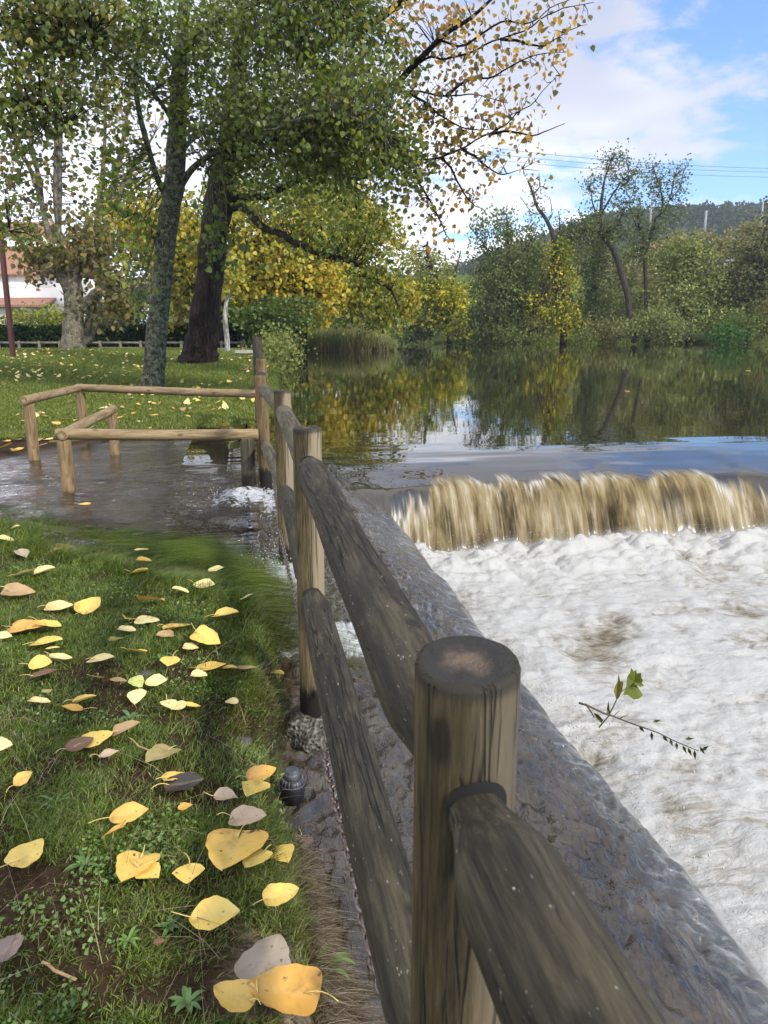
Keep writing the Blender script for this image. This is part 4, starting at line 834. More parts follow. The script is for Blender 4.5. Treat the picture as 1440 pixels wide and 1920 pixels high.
def lawn_leaves():
    r = np.random.default_rng(77); protos = []; k = 0; used = 0
    while used < 185:
        y = 9.3 + 17 * r.random() ** 1.35; x = -(0.50 * y + 0.3) * r.random() - 0.02 * y - 0.9
        s, t = st(x, y)
        if t > tshore(s) - 0.35 or flood_in(s, t) > -0.1: continue
        if vn(x * 0.5, y * 0.5, 0, 78) < -0.35: continue
        used += 1
        L = r.uniform(0.065, 0.115)
        if len(protos) < 10:
            o = leaf_thing((x, y, float(ground_z(x, y)) + 0.025), L, ['pale yellow', 'yellow', 'pale yellow', 'orange yellow', 'tan'][len(protos) % 5], r.uniform(0, 360), 500 + used, '', None, stalk=False); protos.append(o)
        else:
            o = protos[int(r.integers(0, 10))].copy(); C.objects.link(o)
            q = L / 0.12; o.scale = (q, q, q); o.location = (x, y, float(ground_z(x, y)) + 0.045); o.rotation_euler = (r.normal(0, 0.3), r.normal(0, 0.3), r.uniform(0, 6.28))
        tag(o, 'fallen poplar leaf, one of the many scattered on the lawn beyond the flood', 'leaf', 'leaves scattered over the far lawn')
    # a few afloat on the river and the flood, and on the mud at the left
    for (u, v, w, lab) in ((157, 955, 22, 'orange leaf floating on the flood below the front handrail post'), (280, 808, 12, 'yellow leaf at the far rim of the flood'), (1175, 737, 12, 'lone leaf floating on the dark river in front of the weir'), (948, 668, 7, 'tiny leaf afloat on the middle of the river'), (1230, 655, 7, 'tiny pale leaf afloat near the far bank'), (1402, 698, 9, 'tiny leaf afloat at the right side of the river')):
        p = atz(u, v, FLOOD + 0.012 if u < 500 else 0.006); dep = p[1] * CT - (p[2] - CAMZ) * ST
        leaf_thing(p, w * dep / FPX, 'orange yellow', 10 + u, u, lab, 'leaves floating on the water', stalk=False, tilt=(0.02, 0.03))
    n = 900; yy = 11 + 15.5 * r.random(n) ** 1.1; xx = -(0.50 * yy + 0.3) * r.random(n) - 0.02 * yy - 0.9; s_, t_ = st(xx, yy)
    ok = (t_ < tshore(s_) - 0.3) & (flood_in(s_, t_) < -0.1) & (vn(xx * 0.5, yy * 0.5, 0, 78) > -0.3); xx, yy = xx[ok], yy[ok]; n = len(xx)
    V, F, cc = leaves_flat(np.stack([xx, yy, ground_z(xx, yy) + 0.05], 1), 0.10, pick([LEAF_COL['pale yellow'], LEAF_COL['yellow'], LEAF_COL['pale yellow'], LEAF_COL['tan']], n, r), r)
    kind(mesh_np('leaf_litter', V, F, M_FALLEN, cols=cc), 'stuff')
    for k in range(20):
        y = r.uniform(7.6, 9.2); x = r.uniform(-5.0, -3.55)
        if flood_in(*st(x, y)) > -0.05: continue
        o = protos[int(r.integers(0, 10))].copy(); C.objects.link(o); o.location = (x, y, float(ground_z(x, y)) + 0.015); o.rotation_euler = (r.normal(0, 0.2), r.normal(0, 0.2), r.uniform(0, 6.28))
        tag(o, 'fallen leaf, one of several on the bare mud behind the left handrail', 'leaf', 'leaves on the muddy patch')
lawn_leaves()

# ------------------------------------------------------------------ weeds, stone, sticks
def rosette(u, v, n, L, W, col, label, seed, name='weed', up=0.8, group=None, cat='weed'):
    p = on_ground(u, v); r = np.random.default_rng(seed); e = tag(empty(name, tuple(p)), label, cat, group); mb = MB()
    for k in range(n):
        a = 2 * np.pi * k / n + r.uniform(-0.35, 0.35); l = L * r.uniform(0.6, 1.1); w = W * r.uniform(0.8, 1.1); rise = up * r.uniform(0.4, 1.2); q = np.linspace(0, 1, 8)
        cx = l * q; cz = l * (rise * q - 0.75 * rise * q ** 2.2) + 0.004; hw = w * np.sin(np.pi * np.clip(0.06 + 0.94 * q, 0, 1) ** 0.9) ** 0.8 + 0.0008
        V = []
        for i in range(8):
            for kx in (-1, 0, 1): V.append((cx[i] * math.cos(a) - kx * hw[i] / 2 * math.sin(a), cx[i] * math.sin(a) + kx * hw[i] / 2 * math.cos(a), cz[i] + (0.18 * hw[i] if kx else 0)))
        mb.add(V, grid_faces(8, 3), col=np.array(col) * r.uniform(0.75, 1.25))
    mb.build('leaves', M_GRASS, e); return e
WG = 'small weeds growing in the near grass'
rosette(598, 1832, 11, 0.075, 0.017, (0.14, 0.27, 0.04), 'broad bright green rosette of pointed leaves at the bottom by the straw bank', 1, up=1.2, cat='plant', name='rosette_plant')
rosette(160, 1625, 9, 0.05, 0.008, (0.11, 0.20, 0.05), 'narrow leaved weed growing on the mud right of the lone leaf with hanging stalk', 2, group=WG)
rosette(318, 1742, 7, 0.032, 0.010, (0.12, 0.21, 0.06), 'small rounded weed seedling left of the long bright yellow leaf', 3, group=WG)
rosette(352, 1885, 9, 0.036, 0.011, (0.13, 0.22, 0.06), 'small pale weed with rounded leaves near the bottom edge', 4, group=WG)
rosette(375, 1722, 7, 0.03, 0.008, (0.12, 0.21, 0.05), 'tiny weed just above the long bright yellow leaf', 5, group=WG)
rosette(240, 1768, 8, 0.035, 0.008, (0.13, 0.23, 0.05), 'bright weed tuft among short grass below the rust flecked leaf', 6, group=WG)
rosette(245, 1350, 8, 0.05, 0.012, (0.09, 0.16, 0.06), 'dusty green weed rosette in mid grass under pale leaves', 7, group=WG)
rosette(302, 1240, 8, 0.045, 0.010, (0.08, 0.17, 0.03), 'green weed standing just above the round leaf with hanging stalk', 8, group=WG, up=1.6)
rosette(105, 1510, 8, 0.055, 0.007, (0.10, 0.19, 0.04), 'spiky weed in the lower left grass under the thin orange leaf', 9, group=WG)
M_STONE = plain('dark_stone', (0.05, 0.045, 0.042), 0.6, 0.5, 12, bump=0.6)
for (u, v, r_, lab, sd) in ((274, 1265, 0.022, 'small grey stone half sunk in the mid grass', 3), (240, 1521, 0.018, 'small brown grey stone above the leaf with pink rim', 4), (455, 1392, 0.03, 'dark wet stone on the gully rim left of the footing', 5)):
    p = on_ground(u, v); tag(rock('stone', tuple(p), r_, M_STONE, sd, (1.2, 1, 0.6)), lab, 'stone')
M_STICK = plain('dry_stick', (0.34, 0.22, 0.10), 0.8, 0.4, 50)
for (pts, r_, lab) in ((((82, 1822), (105, 1838), (145, 1855)), 0.003, 'short peeled brown stick lying in the lower left grass'), (((468, 1440), (492, 1462), (520, 1468)), 0.0022, 'thin pale twig reaching toward the sprinkler'), (((566, 1476), (612, 1515), (640, 1548)), 0.0022, 'thin dry stalk running from the sprinkler to the chain'), (((238, 1392), (262, 1412), (292, 1424)), 0.0022, 'knobbly pale twig above the khaki speckled leaf')):
    mb = MB(); q = np.array([on_ground(*p) + np.array([0, 0, 0.022]) for p in pts]); q = np.vstack([q[0], (q[0] + q[1]) / 2 + [0, 0, .004], q[1], (q[1] + q[2]) / 2, q[2]]); mb.tube(q, r_, 6, rough=0.3)
    tag(mb.build('twig', M_STICK), lab, 'twig')

# ------------------------------------------------------------------ leafy branch caught on the wall edge, and spray
def tri_leaf(lobes, seed=0):
    pts = np.array(lobes); n = len(pts); c = pts.mean(0); V = np.vstack([np.c_[pts, 0.04 * np.sin(np.arange(n) * 2.1 + seed)], [c[0], c[1], 0.03]]); F = np.array([[i, (i + 1) % n, n] for i in range(n)]); return V, F
def stranded():
    Y0 = 2.72; A_ = lambda u, v, dy=0.0: at(u, v, Y0 + 0.25 * dy)
    br = tag(empty('leafy_branch', tuple(A_(1135, 1350))), 'broken leafy branch with one lobed green leaf, snagged on the weir wall edge over foam', 'branch')
    off = np.array(br.location); mb = MB()
    def tb(px, r0, r1):
        q = np.array([A_(*p) for p in px]) - off; mb.tube(q, np.linspace(r0, r1, len(q)), 6, rough=0.2)
    tb([(1086, 1318, -.06), (1100, 1322, -.04), (1133, 1338, 0), (1150, 1343, 0.02), (1172, 1352, .05), (1200, 1362, .1), (1232, 1373, .15), (1262, 1388, .2), (1290, 1400, .24), (1310, 1408, .26)], 0.0045, 0.0018)
    tb([(1123, 1364, -.1), (1140, 1344, 0), (1150, 1325, 0.03), (1158, 1308, .05), (1165, 1298, .06), (1176, 1288, .07)], 0.003, 0.0016)
    tb([(1098, 1320, -.05), (1108, 1334, -.05), (1114, 1345, -.05)], 0.004, 0.002); tb([(1150, 1343, 0.02), (1162, 1332, .03)], 0.0016, 0.001); tb([(1163, 1347, .03), (1180, 1338, .04)], 0.0016, 0.001)
    mb.build('stem', plain('wet_twig', (0.045, 0.034, 0.025), 0.6, 0.3, 30), br)
    def px_leaf(outline, dy, col, seed):
        P3 = np.array([A_(u, v, dy + 0.02 * math.sin(i * 1.3 + seed)) for i, (u, v) in enumerate(outline)]) - off; c = P3.mean(0) + [0, 0.012, 0]; n = len(P3)
        b = np.vstack([P3, c, P3 + [0, 0.0012, 0], c + [0, 0.0012, 0]]); F = [[i, (i + 1) % n, n] for i in range(n)] + [[n + 1 + (i + 1) % n, n + 1 + i, 2 * n + 1] for i in range(n)]
        mesh_np('leaf', b, np.array(F), M_LEAF, br, cols=np.tile(np.array(col), (len(b), 1)), smooth=False)
    px_leaf([(1174, 1290), (1176, 1270), (1181, 1262), (1184, 1252), (1188, 1259), (1193, 1256), (1194, 1263), (1202, 1262), (1203, 1272), (1206, 1276), (1203, 1280), (1208, 1286), (1201, 1288), (1190, 1284), (1186, 1289), (1196, 1295), (1206, 1303), (1199, 1310), (1188, 1312), (1177, 1303), (1168, 1303)], 0.07, (0.20, 0.24, 0.03), 1)
    px_leaf([(1156, 1312), (1151, 1297), (1153, 1288), (1158, 1278), (1160, 1263), (1163, 1278), (1169, 1278), (1167, 1294), (1161, 1308)], 0.05, (0.27, 0.24, 0.05), 2)
    px_leaf([(1138, 1341), (1138, 1327), (1141, 1314), (1143, 1330), (1145, 1338)], 0.0, (0.16, 0.20, 0.05), 3)
    px_leaf([(1113, 1337), (1122, 1340), (1131, 1350), (1128, 1356), (1119, 1349)], -.05, (0.14, 0.17, 0.05), 4)
    r = np.random.default_rng(3)
    for i, (u, v) in enumerate([(1198, 1366), (1222, 1376), (1242, 1384), (1256, 1390), (1268, 1396), (1280, 1402), (1290, 1406), (1302, 1410), (1312, 1404), (1316, 1412), (1224, 1358), (1284, 1390)]):
        a = R(70 + r.uniform(-30, 30)); l = r.uniform(14, 20); w = 3.2
        if i > 8: a = R(r.uniform(-35, 30))
        dx, dy = math.cos(a), math.sin(a); px_leaf([(u, v - 4), (u + dx * l * .4 - dy * w, v - 4 + dy * l * .4 + dx * w), (u + dx * l, v - 4 + dy * l), (u + dx * l * .4 + dy * w, v - 4 + dy * l * .4 - dx * w)], 0.1 + 0.0025 * i * 6, (0.13, 0.16, 0.065), i)
stranded()
def spray():
    r = np.random.default_rng(9); pts = []; n = 5200
    t = r.uniform(1.0, 6.2, n); s = 5.22 + r.normal(0, 0.10, n); zz = -0.62 + np.abs(r.normal(0, 0.06, n)) + 0.09 * (0.5 + 0.5 * vn(t * 3, 0.1, 0, 90)) * r.random(n); x, y = xy(s, t); pts.append(np.stack([x, y, zz], 1))
    n = 800; s = r.uniform(-0.5, 5.2, n); t = te(s) + 0.14 + np.abs(r.normal(0, 0.10, n)); x, y = xy(s, t); pts.append(np.stack([x, y, -0.60 + np.abs(r.normal(0, 0.08, n))], 1))
    n = 500; s = 3.55 + r.normal(0, 0.25, n); t = -0.08 + r.normal(0, 0.10, n); x, y = xy(s, t); pts.append(np.stack([x, y, apron_z(s, np.maximum(t, 0)) + 0.03 + np.abs(r.normal(0, 0.03, n))], 1))
    n = 400; s = 5.2 + r.normal(0, 0.15, n); t = -0.15 + r.normal(0, 0.2, n); x, y = xy(s, t); pts.append(np.stack([x, y, -0.06 + np.abs(r.normal(0, 0.03, n))], 1))
    p = np.vstack(pts); n = len(p); rad = (0.0016 + 0.004 * r.random(n) ** 3) * np.where(np.arange(n) < 5200, 0.7, 1.0)
    o8 = np.array([[1, 0, 0], [-1, 0, 0], [0, 1, 0], [0, -1, 0], [0, 0, 1], [0, 0, -1]], float); f8 = np.array([[0, 2, 4], [2, 1, 4], [1, 3, 4], [3, 0, 4], [2, 0, 5], [1, 2, 5], [3, 1, 5], [0, 3, 5]])
    V = (p[:, None] + o8[None] * rad[:, None, None] * np.array([1, 1, 1.5])).reshape(-1, 3); F = (f8[None] + 6 * np.arange(n)[:, None, None]).reshape(-1, 3)
    kind(mesh_np('spray', V, F, plain('water_drop', (0.42, 0.42, 0.41), 0.2, 0.02)), 'stuff')
spray()
# ------------------------------------------------------------------ trees
def mat_bark(name, a, b, c, lichen=None, lam=0.5, vert=True, sc_=1.0, bump=0.8):
    m = Mat(name); k = (9 * sc_, 9 * sc_, 1.6 * sc_) if vert else (7 * sc_, 7 * sc_, 7 * sc_)
    n1 = m.noise(m.co('Object', k), 1.0, 6, 0.65, 0.5); rid = m.math('ABSOLUTE', m.math('SUBTRACT', m.noise(m.co('Object', k), 1.4, 3, 0.6, 0.6), 0.5))
    col = m.ramp(n1, [(0.32, a), (0.5, b), (0.68, c)]); col = m.mix(m.rng(rid, 0.0, 0.07, 0.8, 0), col, tuple(q * 0.3 for q in a))
    if lichen:
        ln = m.noise(m.co('Object'), 9 * sc_, 5, 0.7, 0.4); col = m.mix(m.math('MULTIPLY', m.rng(ln, 0.48, 0.60), lam), col, m.mix(m.noise(m.co('Object'), 30, 3, 0.6), lichen, tuple(q * 0.45 for q in lichen)))
    return m.done(m.bsdf(col, 0.85, m.bump(m.math('ADD', n1, m.math('MULTIPLY', rid, 1.5)), bump, 0.05), spec=0.15))
M_BARK_MOSS = mat_bark('mossy_grey_bark', (0.030, 0.028, 0.018), (0.085, 0.085, 0.055), (0.18, 0.175, 0.12), (0.27, 0.29, 0.17), 0.8, vert=False, sc_=1.6)
M_BARK_DK = mat_bark('furrowed_dark_bark', (0.004, 0.003, 0.002), (0.019, 0.013, 0.009), (0.060, 0.043, 0.028), sc_=1.5, bump=1.0)
M_BARK_PL = mat_bark('pale_plane_bark', (0.10, 0.085, 0.06), (0.20, 0.17, 0.12), (0.33, 0.29, 0.21), (0.17, 0.17, 0.10), 0.5, vert=False)
M_BARK_GR = mat_bark('grey_branch_bark', (0.07, 0.063, 0.05), (0.15, 0.135, 0.11), (0.26, 0.24, 0.20))
M_BARK_BR = mat_bark('pale_birch_bark', (0.18, 0.17, 0.14), (0.38, 0.37, 0.33), (0.55, 0.54, 0.50))
M_BARK_FAR = mat_bark('brown_far_bark', (0.018, 0.014, 0.010), (0.05, 0.042, 0.032), (0.10, 0.085, 0.07))
GREEN = [(0.069, 0.109, 0.015), (0.1, 0.151, 0.018), (0.146, 0.204, 0.024), (0.058, 0.091, 0.015), (0.195, 0.248, 0.03)]
GREENY = GREEN + [(0.17, 0.20, 0.025), (0.12, 0.155, 0.02), (0.30, 0.26, 0.03)]
OLIVE = [(0.075, 0.088, 0.020), (0.10, 0.11, 0.028), (0.14, 0.14, 0.035), (0.055, 0.068, 0.018), (0.19, 0.165, 0.04)]
YELL = [(0.50, 0.40, 0.03), (0.62, 0.48, 0.04), (0.42, 0.37, 0.03), (0.68, 0.46, 0.04), (0.33, 0.33, 0.03)]
YGREEN = [(0.22, 0.25, 0.025), (0.30, 0.30, 0.03), (0.40, 0.35, 0.03), (0.14, 0.185, 0.022), (0.18, 0.22, 0.025)]
ORNG = [(0.6, 0.324, 0.036), (0.504, 0.252, 0.042), (0.36, 0.192, 0.048), (0.672, 0.432, 0.048), (0.18, 0.168, 0.048), (0.12, 0.132, 0.042)]
RUST = [(0.20, 0.13, 0.04), (0.28, 0.19, 0.05), (0.14, 0.12, 0.035), (0.17, 0.18, 0.04), (0.34, 0.27, 0.06)]
FARG = [(0.136, 0.168, 0.048), (0.175, 0.208, 0.058), (0.223, 0.247, 0.067), (0.103, 0.136, 0.041)]
FARD = [(0.072, 0.1, 0.035), (0.103, 0.132, 0.044), (0.136, 0.16, 0.055), (0.056, 0.08, 0.032)]
FARO = [(0.192, 0.184, 0.072), (0.239, 0.223, 0.088), (0.151, 0.16, 0.06), (0.271, 0.232, 0.096)]
FARP = [(0.256, 0.271, 0.096), (0.319, 0.335, 0.112), (0.208, 0.232, 0.08), (0.367, 0.359, 0.12)]
LEAF_V = np.array([(0, 0, 0), (-0.46, 0.20, 0.10), (-0.36, 0.58, 0.09), (0, 1, 0), (0.36, 0.58, 0.09), (0.46, 0.20, 0.10)])
LEAF_F = np.array([[0, 3, 2, 1], [0, 5, 4, 3]])
QUAD_V = np.array([(0, 0, 0), (-0.5, 0.5, 0.08), (0, 1, 0), (0.5, 0.5, -0.08)]); QUAD_F = np.array([[0, 3, 2, 1]])
def leaves_mesh(P_, size, cols, rng, far=False, hang=0.6):
    n = len(P_); base, F = (QUAD_V, QUAD_F) if far else (LEAF_V, LEAF_F); k = len(base)
    ydir = rng.normal(0, 1, (n, 3)); ydir[:, 2] -= hang; ydir /= np.linalg.norm(ydir, axis=1)[:, None]
    q = rng.normal(0, 1, (n, 3)); q[:, 2] += 0.5 * (not far); xdir = np.cross(ydir, q); xdir /= np.linalg.norm(xdir, axis=1)[:, None] + 1e-9; zdir = np.cross(xdir, ydir)
    s_ = size * rng.uniform(0.65, 1.25, n)
    V = P_[:, None] + s_[:, None, None] * (base[None, :, 0, None] * xdir[:, None] + base[None, :, 1, None] * ydir[:, None] + base[None, :, 2, None] * zdir[:, None])
    FF_ = (F[None] + k * np.arange(n)[:, None, None]).reshape(-1, F.shape[1])
    return V.reshape(-1, 3), FF_, np.repeat(cols, k, 0)
class Tree:
    def __init__(s, seed): s.r = np.random.default_rng(seed); s.w = MB(); s.nodes = []; s.LV = []; s.LF = []; s.LC = []; s.n = 0; s.seed = seed
    def limb(s, px, rad, sides=10, rough=0.12, sub=4, wob=0.0):
        """px: (u, v, Y) way points; rad: first and last radius or one per point, in metres"""
        p = np.array([at(*q) for q in px]); n = len(p); rad = np.interp(np.linspace(0, 1, n), np.linspace(0, 1, len(rad)), rad)
        tt = np.arange(n); uu = np.linspace(0, n - 1, (n - 1) * sub + 1); Q = np.zeros((len(uu), 3))
        for a in range(3):      # catmull rom through the way points
            e = np.concatenate([[2 * p[0, a] - p[1, a]], p[:, a], [2 * p[-1, a] - p[-2, a]]]); i = np.minimum(uu.astype(int), n - 2); f = uu - i
            p0, p1, p2, p3 = e[i], e[i + 1], e[i + 2], e[i + 3]; Q[:, a] = 0.5 * (2 * p1 + (p2 - p0) * f + (2 * p0 - 5 * p1 + 4 * p2 - p3) * f ** 2 + (3 * p1 - p0 - 3 * p2 + p3) * f ** 3)
        rr = np.interp(uu, tt, rad)
        if wob: Q += wob * np.stack([vn(uu * 1.7, s.seed, 0, 1), vn(uu * 1.7, s.seed, 0, 2), vn(uu * 1.7, s.seed, 0, 3)], 1)
        s.w.tube(Q, rr, sides, rough=rough, seed=s.seed); s.nodes.append(np.c_[Q, rr]); return Q
    def flare(s, u, v, Y, r, h=0.5, n=7, mul=1.6):
        p = at(u, v, Y); p[2] = float(ground_z(p[0], p[1])) - 0.1; q = np.linspace(0, 1, 8)
        s.w.tube(np.stack([np.full(8, p[0]), np.full(8, p[1]), p[2] + q * (h + 0.1)], 1), r * (1 + (mul - 1) * (1 - q) ** 2.2), 28, rough=0.22, seed=s.seed + 3)
    def cluster(s, u, v, Y, ru, rv, rd, n, pal, size, far=False, per=14, spread=0.16, twigs=True, twr=0.006, hang=0.6, jit=0.22, hollow=0.5):
        c = at(u, v, Y); k = np.linalg.norm([Y]) / FPX; rad = np.array([ru * k, rd, rv * k]); nt = max(3, n // per); r = s.r
        d = r.normal(0, 1, (nt, 3)); d /= np.linalg.norm(d, axis=1)[:, None]; q = r.random(nt) ** (1 / 2.4)
        tip = c + d * q[:, None] * rad * (1 + 0.28 * vn(d[:, 0] * 2.2 + s.seed, d[:, 1] * 2.2, d[:, 2] * 2.2 + u * 0.01, 7))[:, None]
        # attach each twig to a nearby limb point or to a point deeper in the cluster
        root = c + (tip - c) * 0.45 + r.normal(0, 0.1, (nt, 3)) * rad
        if s.nodes:
            N_ = np.vstack(s.nodes); N_ = N_[N_[:, 3] < 0.16] if (N_[:, 3] < 0.16).sum() > 3 else N_
            D = np.linalg.norm(tip[:, None] - N_[None, :, :3], axis=2); j = D.argmin(1); near = N_[j, :3]; dist = D[np.arange(nt), j]
            L = np.minimum(dist, 1.3 if not far else 2.5) / np.maximum(dist, 1e-6); root = tip + (near - tip) * L[:, None]
        if twigs:
            for i in range(nt):
                m = (root[i] + tip[i]) / 2 + r.normal(0, 0.06, 3) * np.linalg.norm(tip[i] - root[i]); m[2] += 0.05 * np.linalg.norm(tip[i] - root[i])
                s.w.tube(np.array([root[i], m, tip[i]]), [twr * 1.8, twr * 1.2, twr * 0.5], 3, cap=False)
        cnt = np.full(nt, per); tot = int(cnt.sum()); idx = np.repeat(np.arange(nt), cnt)
        f = r.beta(2.2, 1.0, tot); P_ = root[idx] + (tip - root)[idx] * (0.35 + 0.7 * f)[:, None] + r.normal(0, spread, (tot, 3))
        twc = pick(pal, nt, r, jit); col = 0.6 * twc[idx] + 0.4 * pick(pal, tot, r, jit)
        V, F, cc = leaves_mesh(P_, size, col, r, far, hang); s.LV.append(V); s.LF.append(F + s.n); s.LC.append(cc); s.n += len(V)
    def build(s, name, label, bark, cat='tree', group=None, base=None, leaf=None):
        b = base if base is not None else (s.nodes[0][0, :3] if s.nodes else s.LV[0].mean(0))
        e = tag(empty(name, tuple(b)), label, cat, group); off = np.array(b)
        if s.w.V:
            s.w.V = [v - off for v in s.w.V]; s.w.build('trunk' if cat == 'tree' else 'stems', bark, e)
        if s.LV: mesh_np('crown' if cat == 'tree' else 'foliage', np.vstack(s.LV) - off, np.vstack(s.LF), leaf or M_LEAF, e, cols=np.vstack(s.LC), smooth=False)
        return e
# --- mossy poplar in the middle of the lawn
t = Tree(1); Y = 14.0
t.limb([(286, 735, Y), (290, 680, Y), (296, 600, Y), (306, 500, Y), (318, 400, Y), (326, 345, Y), (333, 250, Y), (335, 150, Y + .1), (343, 50, Y + .2), (352, -90, Y + .3), (360, -260, Y + .3)], [0.225, 0.19, 0.175, 0.17, 0.17, 0.175, 0.155, 0.13, 0.10, 0.075, 0.04], 28, 0.14, 8)
t.limb([(308, 362, Y), (292, 325, Y - .3), (276, 270, Y - .6), (262, 215, Y - .8), (254, 160, Y - .9), (256, 110, Y - 1), (268, 40, Y - 1), (270, -60, Y - 1)], [0.055, 0.04, 0.02], 10)
t.limb([(340, 345, Y), (362, 315, Y - .3), (392, 292, Y - .7), (430, 272, Y - 1.2), (490, 255, Y - 1.8), (560, 225, Y - 2.4), (640, 215, Y - 2.8), (720, 250, Y - 3.0)], [0.06, 0.045, 0.035, 0.015], 10)
t.limb([(338, 285, Y), (360, 262, Y + .5), (400, 235, Y + 1), (450, 170, Y + 1.2)], [0.05, 0.015], 8)
t.limb([(336, 130, Y), (300, 90, Y + .3), (240, 30, Y + .5), (180, -40, Y)], [0.06, 0.015], 8)
t.limb([(340, 100, Y), (400, 40, Y - .6), (500, 0, Y - 1.2), (620, -20, Y - 2)], [0.06, 0.015], 8)
t.limb([(330, 240, Y), (300, 190, Y - .8), (230, 110, Y - 1.5), (150, 70, Y - 2.2)], [0.04, 0.012], 8)
S = 0.076
for a in ((330, 60, 14, 150, 110, 1.6, 4200), (470, 90, 13, 150, 120, 1.8, 4600), (590, 120, 12.5, 130, 120, 1.5, 3800), (240, 70, 13, 110, 90, 1.4, 1700), (430, 215, 13, 120, 80, 1.2, 2600), (560, 240, 12.3, 130, 80, 1.2, 3000), (690, 230, 11.6, 95, 110, 1.1, 2600), (740, 320, 11.5, 75, 70, .9, 1500), (640, 20, 12.4, 100, 90, 1.3, 2000), (130, 70, 13, 120, 90, 1.4, 1500), (700, 110, 11.8, 70, 80, 1, 1000)):
    t.cluster(*a[:6], int(a[6] * 0.52), GREENY if a[0] > 600 else GREEN + [(0.14, 0.16, 0.02)], S)
for a in ((240, 440, 13, 60, 60, .7, 130), (250, 545, 13, 40, 50, .5, 60), (180, 350, 12.6, 60, 60, .7, 120), (400, 470, 13, 30, 60, .4, 170), (225, 300, 13, 45, 60, .6, 90), (460, 320, 13.4, 60, 40, .6, 330), (620, 320, 12.5, 90, 40, .7, 700)):
    t.cluster(*a, GREEN, 0.10 if a[0] < 420 else S, per=9)
t.build('poplar_tree', 'grey green mossy poplar with slim leaning trunk standing nearest on the lawn', M_BARK_MOSS)
# --- big dark poplar
t = Tree(2); Y = 19.0
t.limb([(372, 694, Y), (374, 676, Y), (376, 655, Y), (381, 620, Y), (386, 580, Y), (393, 520, Y), (400, 450, Y), (408, 390, Y), (420, 320, Y), (433, 260, Y), (442, 180, Y), (452, 60, Y), (462, -100, Y), (470, -300, Y)], [0.56, 0.47, 0.41, 0.36, 0.335, 0.32, 0.315, 0.32, 0.29, 0.25, 0.20, 0.16, 0.12, 0.06], 36, 0.15, 8)
t.limb([(432, 385, Y), (460, 395, Y - .6), (490, 420, Y - 1.2), (530, 445, Y - 2), (575, 464, Y - 2.6), (625, 482, Y - 3.2), (670, 496, Y - 3.8), (720, 535, Y - 4.2), (740, 565, Y - 4.4)], [0.10, 0.075, 0.05, 0.02], 10, wob=0.05)
t.limb([(432, 372, Y), (470, 372, Y - .5), (510, 362, Y - 1), (550, 345, Y - 1.6), (590, 325, Y - 2.2), (620, 310, Y - 2.6), (680, 300, Y - 3)], [0.09, 0.06, 0.02], 10, wob=0.05)
t.limb([(428, 330, Y), (428, 318, Y - .6), (440, 305, Y - .8)], [0.09, 0.05], 8)
t.limb([(452, 60, Y), (560, 92, 17), (640, 68, 15), (690, 48, 14), (750, 5, 13), (800, -40, 12.4)], [0.10, 0.08, 0.062, 0.035], 12)
t.limb([(560, 92, 17), (640, 150, 15), (690, 180, 13.5), (735, 172, 12.4), (760, 138, 12), (800, 98, 11.7), (838, 62, 11.4), (885, 32, 11.2), (935, -15, 11)], [0.06, 0.048, 0.036, 0.016], 10)
br = [[(800, 98, 11.7), (820, 78, 11.6), (875, 82, 11.4), (935, 45, 11.2), (985, 42, 11), (1020, 25, 11), (1075, -8, 10.9)], [(735, 172, 12.4), (795, 112, 12), (838, 108, 11.8), (884, 100, 11.5), (940, 70, 11.3), (1000, 48, 11.1), (1050, 15, 11), (1110, 5, 10.9)],
      [(700, 185, 13), (770, 172, 12.4), (838, 178, 12), (890, 180, 11.8), (945, 190, 11.6)], [(690, 330, 12.8), (760, 305, 12.3), (830, 292, 12), (870, 278, 11.8), (920, 248, 11.5), (960, 222, 11.3), (1000, 188, 11.1), (1045, 140, 11)],
      [(920, 248, 11.5), (965, 250, 11.3), (1010, 250, 11.2), (1055, 235, 11.1)], [(830, 292, 12), (855, 340, 11.8), (880, 372, 11.6), (908, 400, 11.5)], [(770, 172, 12.4), (820, 215, 12), (880, 240, 11.7), (930, 245, 11.5)], [(838, 178, 12), (880, 150, 11.7), (930, 140, 11.5), (990, 110, 11.2), (1060, 95, 11)],
      [(870, 278, 11.8), (905, 310, 11.6), (945, 325, 11.5), (975, 320, 11.4)], [(750, 305, 12.3), (800, 370, 12), (830, 420, 11.8), (850, 465, 11.7)], [(940, 70, 11.3), (990, 85, 11.1), (1030, 80, 11), (1065, 60, 11)]]
t.limb([(620, 310, Y - 2.6), (650, 335, 14.5), (690, 330, 12.8)], [0.05, 0.035], 8)
for b in br: t.limb(b, [0.020, 0.012, 0.004], 7, 0.1, 4, 0.03)
n0 = len(t.nodes)
